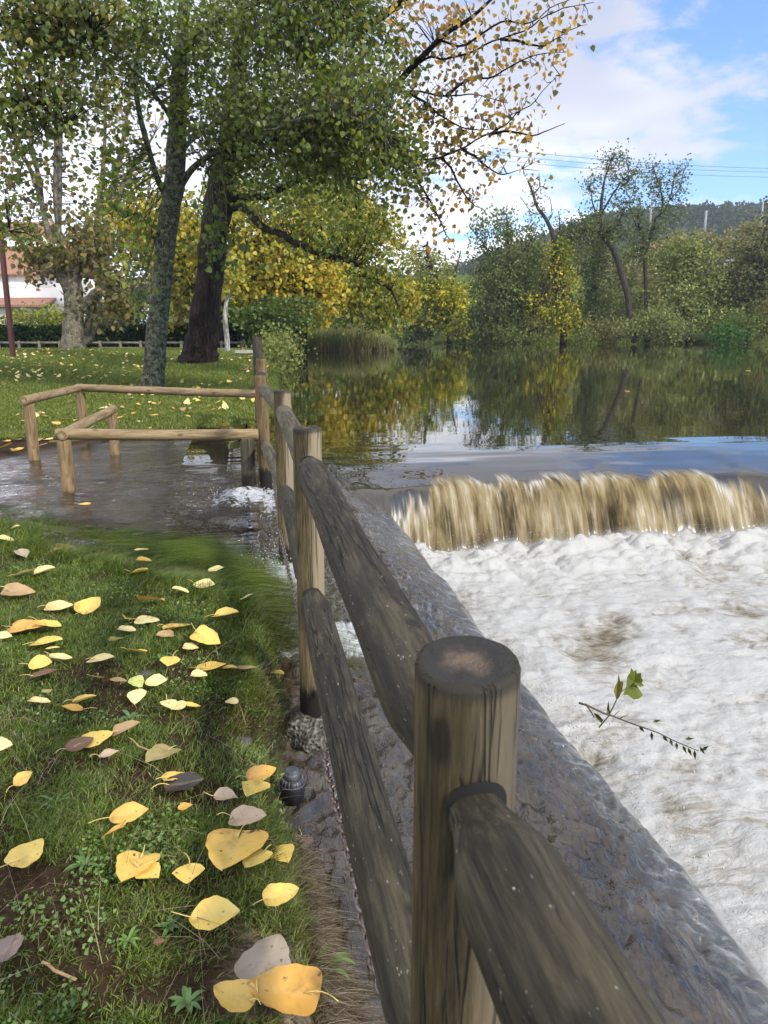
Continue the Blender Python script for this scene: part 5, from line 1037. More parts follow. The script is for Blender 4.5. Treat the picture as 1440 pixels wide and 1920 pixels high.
for a in ((760, 30, 11.8, 60, 45, .7, 200, ORNG), (850, 40, 11.4, 65, 50, .6, 230, ORNG), (930, 40, 11.2, 65, 55, .5, 190, ORNG), (1010, 50, 11, 60, 55, .5, 150, ORNG), (1075, 30, 10.9, 40, 55, .4, 95, ORNG), (800, 130, 12, 70, 45, .6, 260, ORNG + OLIVE), (890, 130, 11.6, 70, 50, .6, 240, ORNG + OLIVE), (970, 125, 11.3, 60, 45, .5, 150, ORNG), (1040, 120, 11, 35, 40, .4, 70, ORNG),
          (830, 215, 12, 80, 50, .6, 340, ORNG + OLIVE), (915, 215, 11.6, 60, 50, .5, 190, ORNG), (985, 210, 11.2, 45, 50, .4, 105, ORNG), (800, 290, 12.2, 80, 50, .6, 330, ORNG + OLIVE), (890, 290, 11.6, 60, 50, .5, 190, ORNG), (960, 285, 11.3, 45, 45, .4, 90, ORNG), (860, 360, 11.7, 55, 40, .5, 120, ORNG), (800, 385, 12, 55, 50, .5, 150, ORNG + GREEN), (905, 385, 11.5, 25, 25, .3, 34, ORNG), (840, 440, 11.7, 35, 40, .4, 75, ORNG), (760, 230, 12.3, 60, 60, .6, 330, OLIVE + ORNG), (1000, 300, 11.3, 30, 30, .3, 22, ORNG)):
    t.cluster(a[0], a[1], a[2], a[3], a[4], a[5], int(a[6] * 0.52), a[7], 0.074, per=5, spread=0.10, twr=0.004, hang=1.2)
for a in ((480, 330, 18, 80, 60, 1.2, 1000), (600, 330, 16.5, 90, 60, 1.2, 1300), (690, 420, 15.5, 70, 70, 1, 900), (560, 420, 16.8, 80, 50, 1, 600), (700, 520, 14.8, 60, 50, .8, 600), (480, 60, 18.5, 160, 120, 2, 3000), (640, 180, 15, 100, 90, 1.4, 2200), (470, 240, 18.4, 110, 90, 1.5, 2000), (640, 460, 15.8, 70, 35, .8, 420), (740, 590, 14.6, 30, 35, .5, 160)):
    t.cluster(*a[:6], int(a[6] * 0.55), GREEN + YGREEN[3:] + ([YGREEN[0]] if a[1] > 400 else []), 0.085)
t.build('poplar_tree', 'massive dark furrowed poplar with thinning orange leaves reaching over the river', M_BARK_DK)
# --- crown hanging in from a tree left of the frame
t = Tree(3)
t.limb([(-420, 720, 12), (-400, 500, 12), (-380, 200, 12), (-370, -100, 12)], [0.22, 0.18, 0.12], 14)
t.limb([(-390, 330, 12), (-250, 250, 12), (-100, 200, 11.8), (20, 180, 11.6), (120, 230, 11.5)], [0.09, 0.05, 0.012], 8, wob=0.06); t.limb([(-380, 150, 12), (-200, 60, 12), (0, 30, 11.8), (160, 60, 11.6)], [0.09, 0.05, 0.012], 8, wob=0.06)
t.limb([(-390, 420, 12), (-220, 410, 12), (-80, 420, 11.9), (40, 430, 11.8)], [0.06, 0.03, 0.01], 8, wob=0.06)
for a in ((60, 60, 11.8, 130, 90, 1.2, 2600, OLIVE + GREENY), (40, 190, 11.7, 100, 80, 1, 1300, OLIVE + GREENY), (150, 190, 11.6, 80, 60, .8, 500, OLIVE + GREEN), (20, 300, 11.8, 60, 60, .8, 300, GREENY), (15, 420, 11.8, 60, 45, .7, 300, GREENY), (180, 30, 11.6, 80, 70, 1, 900, OLIVE + GREENY), (110, 15, 11.6, 60, 40, .8, 500, RUST)):
    t.cluster(*a[:6], int(a[6] * 0.72), a[7], 0.08)
t.build('lime_tree', 'tree whose olive and yellow leaves hang into the top left corner', M_BARK_DK)
# --- pollarded plane
t = Tree(4); Y = 25.5
t.limb([(137, 662, Y), (137, 630, Y), (138, 590, Y), (138, 555, Y), (133, 525, Y)], [0.42, 0.34, 0.30, 0.28, 0.24], 24, 0.18, 6, 0.03)
t.limb([(132, 545, Y), (118, 520, Y), (104, 510, Y), (90, 510, Y - .2), (78, 512, Y - .2)], [0.20, 0.17, 0.13, 0.12], 14, 0.2); t.limb([(138, 540, Y), (140, 515, Y), (133, 492, Y), (110, 485, Y)], [0.22, 0.18, 0.10], 12, 0.2); t.limb([(140, 520, Y), (150, 490, Y), (165, 482, Y)], [0.16, 0.1], 10, 0.2)
t.limb([(150, 580, Y), (168, 562, Y), (178, 550, Y), (195, 543, Y), (208, 536, Y)], [0.16, 0.15, 0.13, 0.11], 12, 0.2); t.limb([(158, 645, Y + .3), (165, 610, Y + .3), (172, 580, Y + .2), (182, 552, Y)], [0.14, 0.12, 0.10], 10, 0.15); t.limb([(165, 640, Y + .4), (175, 620, Y + .4), (190, 600, Y + .4), (195, 590, Y + .4)], [0.13, 0.10, 0.05], 8, 0.2)
for a in ((140, 470, Y, 60, 40, 1, 420), (90, 490, Y, 50, 30, .9, 260), (200, 500, Y, 40, 45, .9, 260), (140, 570, Y, 20, 14, .5, 60), (60, 470, Y, 45, 45, .9, 240), (215, 575, Y, 45, 50, 1, 420), (170, 430, Y, 50, 35, 1, 260)):
    t.cluster(*a, RUST + OLIVE, 0.17, per=7, spread=0.2)
t.build('plane_tree', 'stout pale pollarded plane with stubby knuckled arms in front of the white house', M_BARK_PL)
# --- bare stemmed poplars behind the plane
t = Tree(5); Y = 33
for pts in ([(137, 640, Y), (120, 520, Y), (88, 420, Y), (70, 330, Y), (50, 230, Y), (28, 120, Y)], [(137, 600, Y), (108, 400, Y), (108, 300, Y), (102, 200, Y), (98, 80, Y)], [(110, 470, Y), (112, 380, Y), (115, 280, Y), (112, 150, Y)], [(100, 480, Y), (80, 380, Y), (60, 320, Y), (20, 250, Y)]):
    t.limb(pts, [0.13, 0.11, 0.04], 8, 0.1, 4, 0.06)
for a in ((60, 230, Y, 80, 110, 2, 420), (110, 150, Y, 80, 110, 2, 500), (100, 340, Y, 70, 80, 2, 300), (20, 380, Y, 50, 80, 2, 300)): t.cluster(*a, RUST + OLIVE, 0.20, per=6, spread=0.25, twr=0.012)
t.build('poplar_tree', 'tall thinly leaved poplar with several pale bare stems behind the plane', M_BARK_GR)
t = Tree(6); Y = 36
for pts in ([(190, 640, Y), (182, 450, Y), (188, 360, Y), (196, 280, Y), (200, 150, Y)], [(205, 640, Y), (200, 420, Y), (216, 330, Y), (235, 240, Y), (250, 120, Y)], [(200, 420, Y), (240, 330, Y), (290, 250, Y)]): t.limb(pts, [0.16, 0.12, 0.04], 8, 0.1, 4, 0.06)
for a in ((200, 250, Y, 60, 110, 2, 380), (250, 200, Y, 60, 100, 2, 300), (200, 420, Y, 60, 60, 2, 420), (260, 330, Y, 60, 60, 2, 220)): t.cluster(*a, RUST + YGREEN, 0.20, per=6, spread=0.25, twr=0.012)
t.build('poplar_tree', 'tall thinly leaved poplar with yellowish trunk just right of the plane', M_BARK_PL)
# --- yellow trees
t = Tree(7); Y = 34
t.limb([(410, 655, Y), (412, 560, Y), (415, 470, Y), (430, 380, Y)], [0.22, 0.16, 0.08], 10); t.limb([(413, 530, Y), (470, 470, Y), (530, 440, Y), (600, 450, Y - 1)], [0.10, 0.03], 8, wob=.1); t.limb([(412, 560, Y), (350, 480, Y), (290, 430, Y), (240, 400, Y)], [0.10, 0.03], 8, wob=.1); t.limb([(412, 560, Y), (470, 530, Y - 1), (540, 540, Y - 2)], [0.08, 0.02], 8, wob=.1)
for a in ((470, 460, Y, 90, 80, 2.5, 2600, YGREEN + YELL), (560, 470, Y - 1, 90, 80, 2, 2400, YGREEN + YELL), (500, 540, Y - 1, 90, 50, 2, 2400, YELL + YGREEN), (590, 540, Y - 1.5, 70, 60, 2, 1800, YELL), (340, 470, Y, 60, 80, 2, 1300, YGREEN + YELL), (270, 420, Y, 60, 60, 2, 800, YGREEN + YELL), (330, 560, Y, 40, 50, 1.5, 900, YGREEN + RUST), (450, 380, Y, 70, 60, 2, 1200, YGREEN), (570, 380, Y, 80, 60, 2, 1200, YGREEN)): t.cluster(*a[:6], a[6], a[7], 0.19, per=12, spread=0.3, twr=0.012)
t.build('maple_tree', 'bright yellow maple glowing behind the dark furrowed trunk', M_BARK_FAR)
t = Tree(8); Y = 38
t.limb([(563, 660, Y), (563, 620, Y), (566, 570, Y), (572, 520, Y), (575, 470, Y)], [0.38, 0.31, 0.30, 0.22], 14, 0.15, 5)
t.limb([(574, 500, Y), (590, 560, Y - .5), (620, 545, Y - 1), (660, 520, Y - 1)], [0.10, 0.03], 8); t.limb([(566, 560, Y), (600, 558, Y), (640, 535, Y), (690, 540, Y), (760, 580, Y)], [0.12, 0.03], 8, wob=.1); t.limb([(572, 490, Y), (640, 430, Y), (720, 420, Y)], [0.12, 0.03], 8, wob=.1)
for a in ((640, 520, Y, 70, 45, 2, 1500, YELL + YGREEN), (700, 470, Y, 70, 60, 2, 1100, YGREEN + YELL), (640, 420, Y, 80, 60, 2, 1700, YELL + YGREEN), (730, 550, Y, 60, 50, 2, 1300, YGREEN + YELL), (690, 400, Y, 50, 40, 2, 400, YELL + OLIVE), (600, 340, Y, 80, 50, 2, 700, YGREEN + GREEN), (690, 590, Y - 1, 60, 30, 1.5, 700, YGREEN), (600, 575, Y - 1, 45, 30, 1.5, 500, YELL)): t.cluster(*a[:6], a[6], a[7], 0.20, per=12, spread=0.32, twr=0.012)
t.build('maple_tree', 'yellow and orange leaved tree with short dark trunk standing at the lakeside by the reeds', M_BARK_DK)
t = Tree(9); Y = 30
t.limb([(468, 665, Y), (470, 630, Y), (474, 600, Y), (480, 565, Y)], [0.05, 0.03], 8)
for a in ((512, 588, Y, 75, 7, 1.6, 420), (547, 568, Y, 60, 6, 1.4, 330), (472, 604, Y, 55, 7, 1.4, 300), (542, 612, Y, 60, 6, 1.4, 300), (452, 582, Y, 45, 6, 1.2, 200), (572, 598, Y, 50, 6, 1.4, 250)): t.cluster(*a, [(0.085, 0.15, 0.02), (0.12, 0.19, 0.025), (0.16, 0.23, 0.03), (0.06, 0.10, 0.015)], 0.13, per=12, spread=0.13, hang=0.1)
t.build('maple_tree', 'small fresh green layered maple under the yellow crowns beside the far bench', M_BARK_FAR)
t = Tree(10); Y = 23.5
t.limb([(427, 668, Y), (426, 640, Y), (422, 600, Y), (424, 570, Y), (428, 555, Y), (434, 540, Y)], [0.085, 0.075, 0.065, 0.05, 0.03], 12, .15, 5)
t.limb([(424, 565, Y), (432, 558, Y), (440, 556, Y)], [0.03, 0.01], 6)
t.cluster(430, 500, Y, 35, 45, .8, 300, YGREEN + YELL, 0.14); t.build('birch_sapling', 'slim pale crooked young tree right of the massive dark trunk', M_BARK_BR)
# --- dark background shrubs and trees behind the hedge
def shrub(seed, label, cls, pal, size, far=True, name='bush', cat='bush', group=None, per=16, spread=0.3, stems=None, bark=None, hang=0.3, base=None):
    t = Tree(seed)
    for s_ in stems or (): t.limb(s_[0], s_[1], s_[2] if len(s_) > 2 else 7, 0.12, 4, 0.08)
    for a in cls: t.cluster(*a[:7], a[7] if len(a) > 7 else pal, size, far=far, per=per, spread=spread, twigs=bool(stems), twr=0.014, hang=hang)
    if base is None:
        a = cls[0]; b = at(a[0], a[1], a[2]); b[2] = 0.0; base = b if not stems else at(*stems[0][0][0])
    return t.build(name, label, bark or M_BARK_FAR, cat, group, base=base, leaf=M_FAR if far else M_LEAF)
BG = 'background trees behind the park hedge'
shrub(11, 'dark evergreen shrubs between the massive trunk and the small green maple', [(470, 610, 39, 70, 45, 2, 2600), (500, 580, 40, 60, 40, 2, 1500), (440, 590, 40, 40, 40, 2, 1200), (620, 610, 46, 60, 40, 2, 1800)], FARD, 0.20)
shrub(12, 'bluish green bush rising over the hedge left of the mossy trunk', [(248, 570, 43, 35, 45, 1.5, 2000), (215, 600, 43, 40, 22, 1.5, 1100)], [(0.08, 0.11, 0.055), (0.10, 0.13, 0.07), (0.055, 0.08, 0.04)], 0.18)
shrub(13, 'low green garden shrubs above the hedge in front of the white house', [(50, 602, 44, 60, 14, 1.2, 900), (110, 597, 44, 40, 14, 1.2, 700), (190, 602, 44, 40, 14, 1.2, 600)], FARG + YGREEN, 0.16)
shrub(14, 'olive yellow tree crown behind hedge between the mossy and dark trunks', [(250, 470, 50, 70, 60, 3, 1500), (340, 520, 50, 50, 70, 3, 1800), (370, 420, 50, 80, 60, 3, 1500), (250, 380, 52, 80, 60, 3, 900)], YGREEN + OLIVE, 0.26, name='lime_tree', cat='tree', stems=[([(330, 650, 50), (335, 560, 50), (340, 450, 50)], [0.25, 0.1])])
shrub(15, 'grey green tree crown far behind the yellow maples', [(620, 300, 58, 100, 90, 3, 1200), (560, 250, 58, 120, 90, 3, 1200), (660, 420, 58, 50, 70, 3, 600), (680, 560, 58, 70, 50, 3, 1600)], FARG + YGREEN + OLIVE, 0.30, name='willow_tree', cat='tree', stems=[([(640, 650, 58), (645, 500, 58), (650, 320, 58)], [0.4, 0.15])])
# ------------------------------------------------------------------ hedge, park fence, benches, pole, house
def gpt(u, Y): p = at(u, 650, Y); p[2] = float(ground_z(p[0], p[1])); return p
def hedge():
    Yh = 35.5; xa, xb = -21.5, -6.4; r = np.random.default_rng(41); zt = at(0, 611, Yh)[2]; zb = float(ground_z(-10, Yh)) - 0.05
    e = tag(empty('hedge', (xa / 2 + xb / 2, Yh, zb)), 'long dark clipped evergreen hedge running behind the park fence', 'hedge'); off = np.array(e.location)
    mb = MB(); mb.box((xa, Yh - 0.35, zb), (xb, Yh + 0.35, zt - 0.12)); mb.V = [v - off for v in mb.V]; mb.build('stems', plain('hedge_core', (0.012, 0.018, 0.008), 0.9), e, smooth=False)
    n = 26000; x = r.uniform(xa, xb, n); z = zb + (zt - zb) * r.random(n) ** 0.8; y = Yh - 0.40 - 0.14 * r.random(n) - 0.1 * vn(x * 1.3, z * 2.0, 0, 5)
    top = r.random(n) < 0.25; z[top] = zt - 0.10 + 0.12 * r.random(top.sum()) + 0.08 * vn(x[top] * 1.1, 0, 0, 6); y[top] = Yh + r.uniform(-.45, .45, top.sum())
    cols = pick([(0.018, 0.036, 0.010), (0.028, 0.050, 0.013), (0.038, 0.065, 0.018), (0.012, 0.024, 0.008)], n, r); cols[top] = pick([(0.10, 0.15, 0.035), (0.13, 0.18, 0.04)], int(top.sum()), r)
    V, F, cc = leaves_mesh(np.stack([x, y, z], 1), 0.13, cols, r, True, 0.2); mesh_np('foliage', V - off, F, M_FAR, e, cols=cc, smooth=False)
hedge()
M_FWOOD = plain('grey_fence_wood', (0.125, 0.11, 0.085), 0.85, 0.4, 6)
def park_fence():
    Yf = 33.4; e = tag(empty('park_fence', (-9, Yf, -1)), 'long low brown wooden rail fence in front of the clipped hedge', 'fence'); off = np.array(e.location)
    us = list(range(-40, 470, 38)); zt = at(0, 640, Yf)[2]
    for i, u in enumerate(us):
        p = gpt(u, Yf); mb = MB(); mb.tube(np.array([(p[0], Yf, p[2] - 0.2), (p[0], Yf, zt + 0.02)]) - off, 0.062, 8); mb.build('post', M_FWOOD, e)
        if i:
            for z in (zt - 0.06, zt - 0.33):
                mb = MB(); mb.tube(np.array([(px, Yf, z), (p[0], Yf, z)]) - off, 0.048, 8); mb.build('rail', M_FWOOD, e)
        px = p[0]
park_fence()
def bench(u, v, Y, w, label, h=0.42, rz=0.0, board=0.34):
    p = at(u, v, Y); g = float(ground_z(p[0], p[1])); e = tag(empty('bench', (p[0], p[1], g), rz), label, 'bench'); zt = p[2] - g
    for s in (-1, 1):
        mb = MB(); mb.box((s * w * 0.40 - 0.06, -board * 0.42, -0.3), (s * w * 0.40 + 0.06, board * 0.42, zt - 0.07)); mb.build('leg', M_FWOOD, e, smooth=False)
    for k in (-1, 1):
        mb = MB(); mb.box((-w / 2, k * board * 0.27 - board * 0.24, zt - 0.07), (w / 2, k * board * 0.27 + board * 0.24, zt)); mb.build('seat', M_BENCH, e, smooth=False)
M_BENCH = plain('silvery_bench_wood', (0.32, 0.30, 0.26), 0.8, 0.3, 7)
bench(462, 657, 21.5, 0.62, 'small grey wooden bench beside the river fence, right of the dark trunk', rz=0.15)
bench(222, 651, 30.5, 1.35, 'long low wooden bench in front of the hedge between the plane and the mossy trunk'); bench(-5, 655, 29, 1.0, 'low bench end showing at the left edge beside the maroon pole')
def pole():
    a = at(-14, 300, 20.8); b = at(25, 671, 20.8); b[2] = float(ground_z(b[0], b[1])) - 0.1; e = tag(empty('leaning_pole', tuple(b)), 'leaning maroon painted metal pole standing on the lawn at the left edge', 'pole')
    m = plain('maroon_paint', (0.055, 0.012, 0.010), 0.5, 0.25, 20); d = Vector(a - b); mb = MB(); mb.box((-0.06, -0.05, 0), (0.06, 0.05, d.length)); o = mb.build('shaft', m, e, smooth=False)
    o.matrix_basis = d.to_track_quat('Z', 'Y').to_matrix().to_4x4()
    for q in (0.9, 1.35):
        mb = MB(); mb.tube(np.array([(0, -0.052, q), (0, -0.075, q)]), 0.018, 8); o2 = mb.build('bolt', M_CHAIN, e); o2.matrix_basis = o.matrix_basis.copy()
pole()
M_WALL = plain('white_render', (0.80, 0.79, 0.77), 0.85, 0.05, 1.5, bump=0.05)
def mat_tiles():
    m = Mat('clay_roof_tiles'); n = m.noise(m.co('Object', (4, 4, 4)), 1.5, 4, 0.6); w = m.math('SINE', m.math('MULTIPLY', m.noise(m.co('Object', (0, 0, 0)), 1), 1))
    tc = m.new('ShaderNodeTexWave', wave_type='BANDS', bands_direction='X'); m.L.new(m.co('Object'), tc.inputs[0]); tc.inputs['Scale'].default_value = 1.6
    return m.done(m.bsdf(m.ramp(n, [(0.3, (0.22, 0.095, 0.055)), (0.7, (0.36, 0.19, 0.12))]), 0.85, m.bump(tc.outputs[0], 0.6, 0.05)))
M_TILE = mat_tiles(); M_GLASS = plain('dark_window_glass', (0.03, 0.035, 0.04), 0.15, 0.2); M_TRIM = plain('grey_stone_trim', (0.40, 0.38, 0.35), 0.8, 0.1)
def gable(mb, x0, x1, y0, y1, z, h, ov=0.35, axis='x', th=0.12):
    if axis == 'x': pts = [(x0 - ov, y0 - ov, z), (x1 + ov, y0 - ov, z), (x1 + ov, (y0 + y1) / 2, z + h), (x0 - ov, (y0 + y1) / 2, z + h), (x0 - ov, y1 + ov, z), (x1 + ov, y1 + ov, z)]
    V = np.array(pts + [(a, b, c - th) for a, b, c in pts]); mb.add(V, [[0, 1, 2, 3], [3, 2, 5, 4], [6, 9, 8, 7], [9, 10, 11, 8], [0, 6, 7, 1], [4, 5, 11, 10], [1, 7, 8, 2], [2, 8, 11, 5], [0, 3, 9, 6], [3, 4, 10, 9]])
def house_near():
    Yw = 55.0; a = at(-140, 515, Yw); b = at(118, 515, Yw); zt = a[2]; zb = -1.6; e = tag(empty('house', ((a[0] + b[0]) / 2, Yw, zb)), 'white rendered house with red tiled lean to roof beyond the hedge at left', 'house'); off = np.array(e.location)
    def part(mb, n, m, par=e): mb.V = [v - off for v in mb.V]; return mb.build(n, m, par, smooth=False)
    mb = MB(); mb.box((a[0], Yw, zb), (b[0], Yw + 8, zt)); wall = part(mb, 'wall', M_WALL)
    mb = MB(); gable(mb, a[0], b[0], Yw, Yw + 8, zt + 0.05, 2.2); part(mb, 'roof', M_TILE)
    l0, l1 = at(-140, 562, Yw - 2), at(103, 562, Yw - 2); mb = MB(); z1, z0 = at(0, 558, Yw)[2], at(0, 571, Yw - 3)[2]
    V = [(a[0], Yw - 0.02, z1), (b[0] - 0.6, Yw - 0.02, z1), (b[0] - 0.2, Yw - 3, z0), (a[0], Yw - 3, z0)]; V = np.array(V + [(x, y, z - 0.15) for x, y, z in V]); mb.add(V, [[0, 3, 2, 1], [4, 5, 6, 7], [0, 1, 5, 4], [1, 2, 6, 5], [2, 3, 7, 6], [3, 0, 4, 7]]); part(mb, 'lean_to_roof', M_TILE)
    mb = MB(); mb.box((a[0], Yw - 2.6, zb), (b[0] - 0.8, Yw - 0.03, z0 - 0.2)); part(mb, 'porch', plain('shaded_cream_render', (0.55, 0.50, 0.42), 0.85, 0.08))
    for u in (28, 76, -30):
        p = at(u, 582, Yw - 2.6); mb = MB(); mb.box((p[0] - 0.5, Yw - 2.68, p[2] - 0.55), (p[0] + 0.5, Yw - 2.603, p[2] + 0.2)); part(mb, 'window', M_GLASS)
    for (u, v) in ((84, 527), (18, 527)):
        p = at(u, v, Yw); mb = MB(); mb.box((p[0] - 0.45, Yw - 0.03, p[2] - 0.4), (p[0] + 0.45, Yw - 0.004, p[2] + 0.3)); part(mb, 'shutter', plain('white_shutter', (0.70, 0.69, 0.67), 0.7, 0.05))
    mb = MB(); p = at(17, 540, Yw); mb.tube(np.array([(p[0], Yw - 0.06, zt), (p[0], Yw - 0.06, z1)]), 0.04, 6); part(mb, 'drainpipe', M_TRIM)
    Yb = 70; a2, b2 = at(226, 530, Yb), at(256, 530, Yb); e2 = tag(empty('house', ((a2[0] + b2[0]) / 2, Yb, -1.6)), 'house with orange tiled roof glimpsed just left of the mossy trunk', 'house'); off = np.array(e2.location)
    mb = MB(); mb.box((a2[0] - 0.3, Yb, -1.6), (b2[0], Yb + 6, at(0, 546, Yb)[2])); part(mb, 'wall', M_WALL, e2); mb = MB(); gable(mb, a2[0] - 0.3, b2[0], Yb, Yb + 6, at(0, 546, Yb)[2] + .03, at(0, 522, Yb)[2] - at(0, 546, Yb)[2], 0.2); part(mb, 'roof', M_TILE, e2)
    Yc = 80; a2, b2 = at(-160, 430, Yc), at(70, 430, Yc); e3 = tag(empty('house', ((a2[0] + b2[0]) / 2, Yc, -1.6)), 'taller orange roofed house behind the white one, mostly hidden by leaves', 'house'); off = np.array(e3.location)
    mb = MB(); mb.box((a2[0], Yc, -1.6), (b2[0], Yc + 7, at(0, 440, Yc)[2])); part(mb, 'wall', M_WALL, e3); mb = MB(); gable(mb, a2[0], b2[0], Yc, Yc + 7, at(0, 440, Yc)[2] + .03, 1.6, 0.3); part(mb, 'roof', M_TILE, e3)
house_near()

# ------------------------------------------------------------------ reeds
def reeds():
    r = np.random.default_rng(51); n = 9000; u = r.uniform(560, 742, n); y = r.uniform(40.5, 46, n); x = (u - 720) / FPX * y / CT
    hh = np.interp(u, [560, 600, 660, 710, 742], [0.75, 1.35, 1.6, 1.4, 0.5]) * r.uniform(0.55, 1.1, n); g = -0.05
    cols = pick([(0.17, 0.21, 0.06), (0.22, 0.25, 0.07), (0.30, 0.29, 0.10), (0.34, 0.28, 0.13), (0.13, 0.18, 0.065)], n, r)
    V, F4, F3, cc = blades(n, x, y, np.full(n, g), hh, 0.035 + 0 * x, (0.12 + 0 * x, 0 * x), 0.55, cols, r); V3 = V.reshape(-1, 7, 3); low = cc.reshape(-1, 7, 3); low[:, :2] = np.array([0.26, 0.20, 0.10])
    e = kind(mesh_np('reeds', V, [F4, F3], M_GRASS, cols=low.reshape(-1, 3), smooth=False), 'stuff')
reeds()
shrub(20, 'dense grassy willow scrub behind the reeds at the lake corner', [(640, 615, 47, 60, 26, 2, 1600, FARP + FARG), (700, 620, 48, 40, 25, 2, 1100, FARG), (590, 630, 45, 40, 22, 1.5, 800, FARG + YGREEN)], FARG, 0.20)
shrub(36, 'light green grassy shrub on the near shore just beyond the tall dark fence post', [(522, 652, 26, 20, 20, .8, 900), (508, 668, 22, 14, 14, .5, 500), (545, 645, 33, 24, 16, 1, 800)], [(0.16, 0.20, 0.05), (0.21, 0.24, 0.07), (0.12, 0.16, 0.04), (0.25, 0.24, 0.08)], 0.10, hang=-0.6)
# ------------------------------------------------------------------ far bank
TB = 'far bank'
S6 = 0.19
shrub(21, 'grey green low shrub at the waterline right of the reeds', [(775, 622, 56, 35, 18, 2, 1200), (740, 628, 54, 30, 15, 2, 700)], [(0.09, 0.115, 0.06), (0.12, 0.14, 0.075), (0.07, 0.09, 0.045)], 0.17)
shrub(22, 'pale green leaning tree with yellow ivy skirts at the narrow end of the river', [(790, 505, 57, 45, 45, 3, 1000, FARP + YGREEN), (835, 515, 57, 30, 40, 3, 650, FARG + FARP), (780, 560, 56, 50, 40, 3, 1800, YGREEN), (850, 560, 55, 38, 35, 2.5, 1500, YELL[:3] + YGREEN), (830, 605, 55, 50, 30, 2.5, 1500, YGREEN + OLIVE), (765, 480, 58, 28, 25, 2, 260, FARP + YELL), (735, 590, 55, 30, 30, 2, 600, YGREEN)], YGREEN, S6, name='willow_tree', cat='tree', stems=[([(842, 645, 56), (836, 590, 56), (822, 530, 56), (802, 470, 57), (800, 455, 57)], [0.22, 0.08]), ([(838, 560, 56), (855, 510, 57), (865, 470, 57)], [0.12, 0.04])])
shrub(23, 'tall feathery dark green tree left of the ivy clad column', [(920, 470, 62, 48, 45, 3, 1100, FARD + FARG), (950, 430, 62, 40, 35, 3, 700, FARG), (925, 530, 61, 60, 45, 3.5, 2600, FARG + FARD), (950, 590, 60, 65, 45, 3.5, 3000, FARG + FARD), (900, 600, 59, 40, 40, 3, 1600, FARD), (985, 520, 62, 45, 45, 3, 1600, FARG), (905, 410, 62, 30, 25, 2, 260, FARG), (985, 455, 62, 40, 35, 3, 500, FARG)], FARG, S6, name='alder_tree', cat='tree', stems=[([(948, 645, 60), (950, 560, 61), (955, 480, 62), (948, 400, 62)], [0.25, 0.06]), ([(952, 540, 61), (915, 470, 62), (890, 440, 62)], [0.1, 0.03]), ([(953, 500, 62), (990, 460, 62), (1005, 430, 62)], [0.09, 0.03])])
shrub(24, 'yellow ivy clad column of a tree topped by bare grey branches', [(1052, 480, 59, 24, 30, 1.2, 800, YGREEN), (1052, 540, 59, 27, 45, 1.4, 1500, YGREEN + YELL[:2]), (1058, 600, 58.5, 26, 38, 1.4, 1400, YELL[:3] + YGREEN), (1015, 595, 58.5, 40, 32, 1.6, 1500, YELL[:3] + YGREEN), (1000, 625, 58, 35, 20, 1.5, 1000, OLIVE + FARP), (1010, 380, 59, 28, 45, 1.5, 130, FARO), (995, 345, 59, 22, 28, 1.2, 70, FARO), (1040, 420, 59, 20, 30, 1.2, 110, FARO)], YGREEN, 0.17, name='ivy_clad_tree', cat='tree', stems=[([(1056, 645, 59), (1054, 560, 59), (1045, 480, 59), (1030, 430, 59), (1010, 390, 59), (990, 340, 59)], [0.28, 0.07]), ([(1040, 455, 59), (1050, 420, 59), (1046, 395, 59)], [0.07, 0.02]), ([(1015, 400, 59), (1000, 400, 59), (975, 370, 59)], [0.05, 0.02]), ([(1000, 365, 59), (1012, 345, 59), (1010, 325, 59)], [0.05, 0.02]), ([(1025, 420, 59), (1035, 395, 59), (1030, 370, 59)], [0.05, 0.02])])
shrub(25, 'dark ivy wrapped trunk standing between the yellow column and the bent trunk', [(1115, 500, 64, 20, 40, 1.5, 900, FARD), (1115, 560, 64, 18, 45, 1.5, 1000, FARD)], FARD, 0.18, name='ivy_clad_tree', cat='tree', stems=[([(1118, 645, 64), (1116, 560, 64), (1114, 470, 64)], [0.2, 0.12])])
shrub(26, 'tall thin alder with bent bare trunk and airy crown, left of the rounder airy crown', [(1145, 310, 60, 38, 32, 2, 420), (1120, 350, 60, 28, 30, 2, 240), (1105, 420, 60, 45, 30, 2.5, 720), (1075, 450, 60, 40, 40, 2.5, 900), (1165, 380, 60, 35, 45, 2, 520), (1185, 330, 60, 30, 28, 1.6, 260), (1140, 450, 61, 45, 40, 2.5, 900)], FARG + FARD, 0.17, name='alder_tree', cat='tree', per=9, stems=[([(1190, 640, 58), (1184, 590, 58.5), (1170, 530, 59), (1150, 470, 60), (1128, 440, 60), (1124, 415, 60), (1130, 360, 60), (1145, 300, 60)], [0.24, 0.22, 0.17, 0.05]), ([(1124, 425, 60), (1115, 385, 60), (1105, 350, 60)], [0.08, 0.03]), ([(1128, 400, 60), (1160, 350, 60), (1180, 320, 60)], [0.08, 0.03]), ([(1128, 440, 60), (1100, 430, 60), (1070, 440, 60)], [0.08, 0.03]), ([(1130, 440, 60), (1160, 420, 60), (1170, 380, 60)], [0.07, 0.02])])
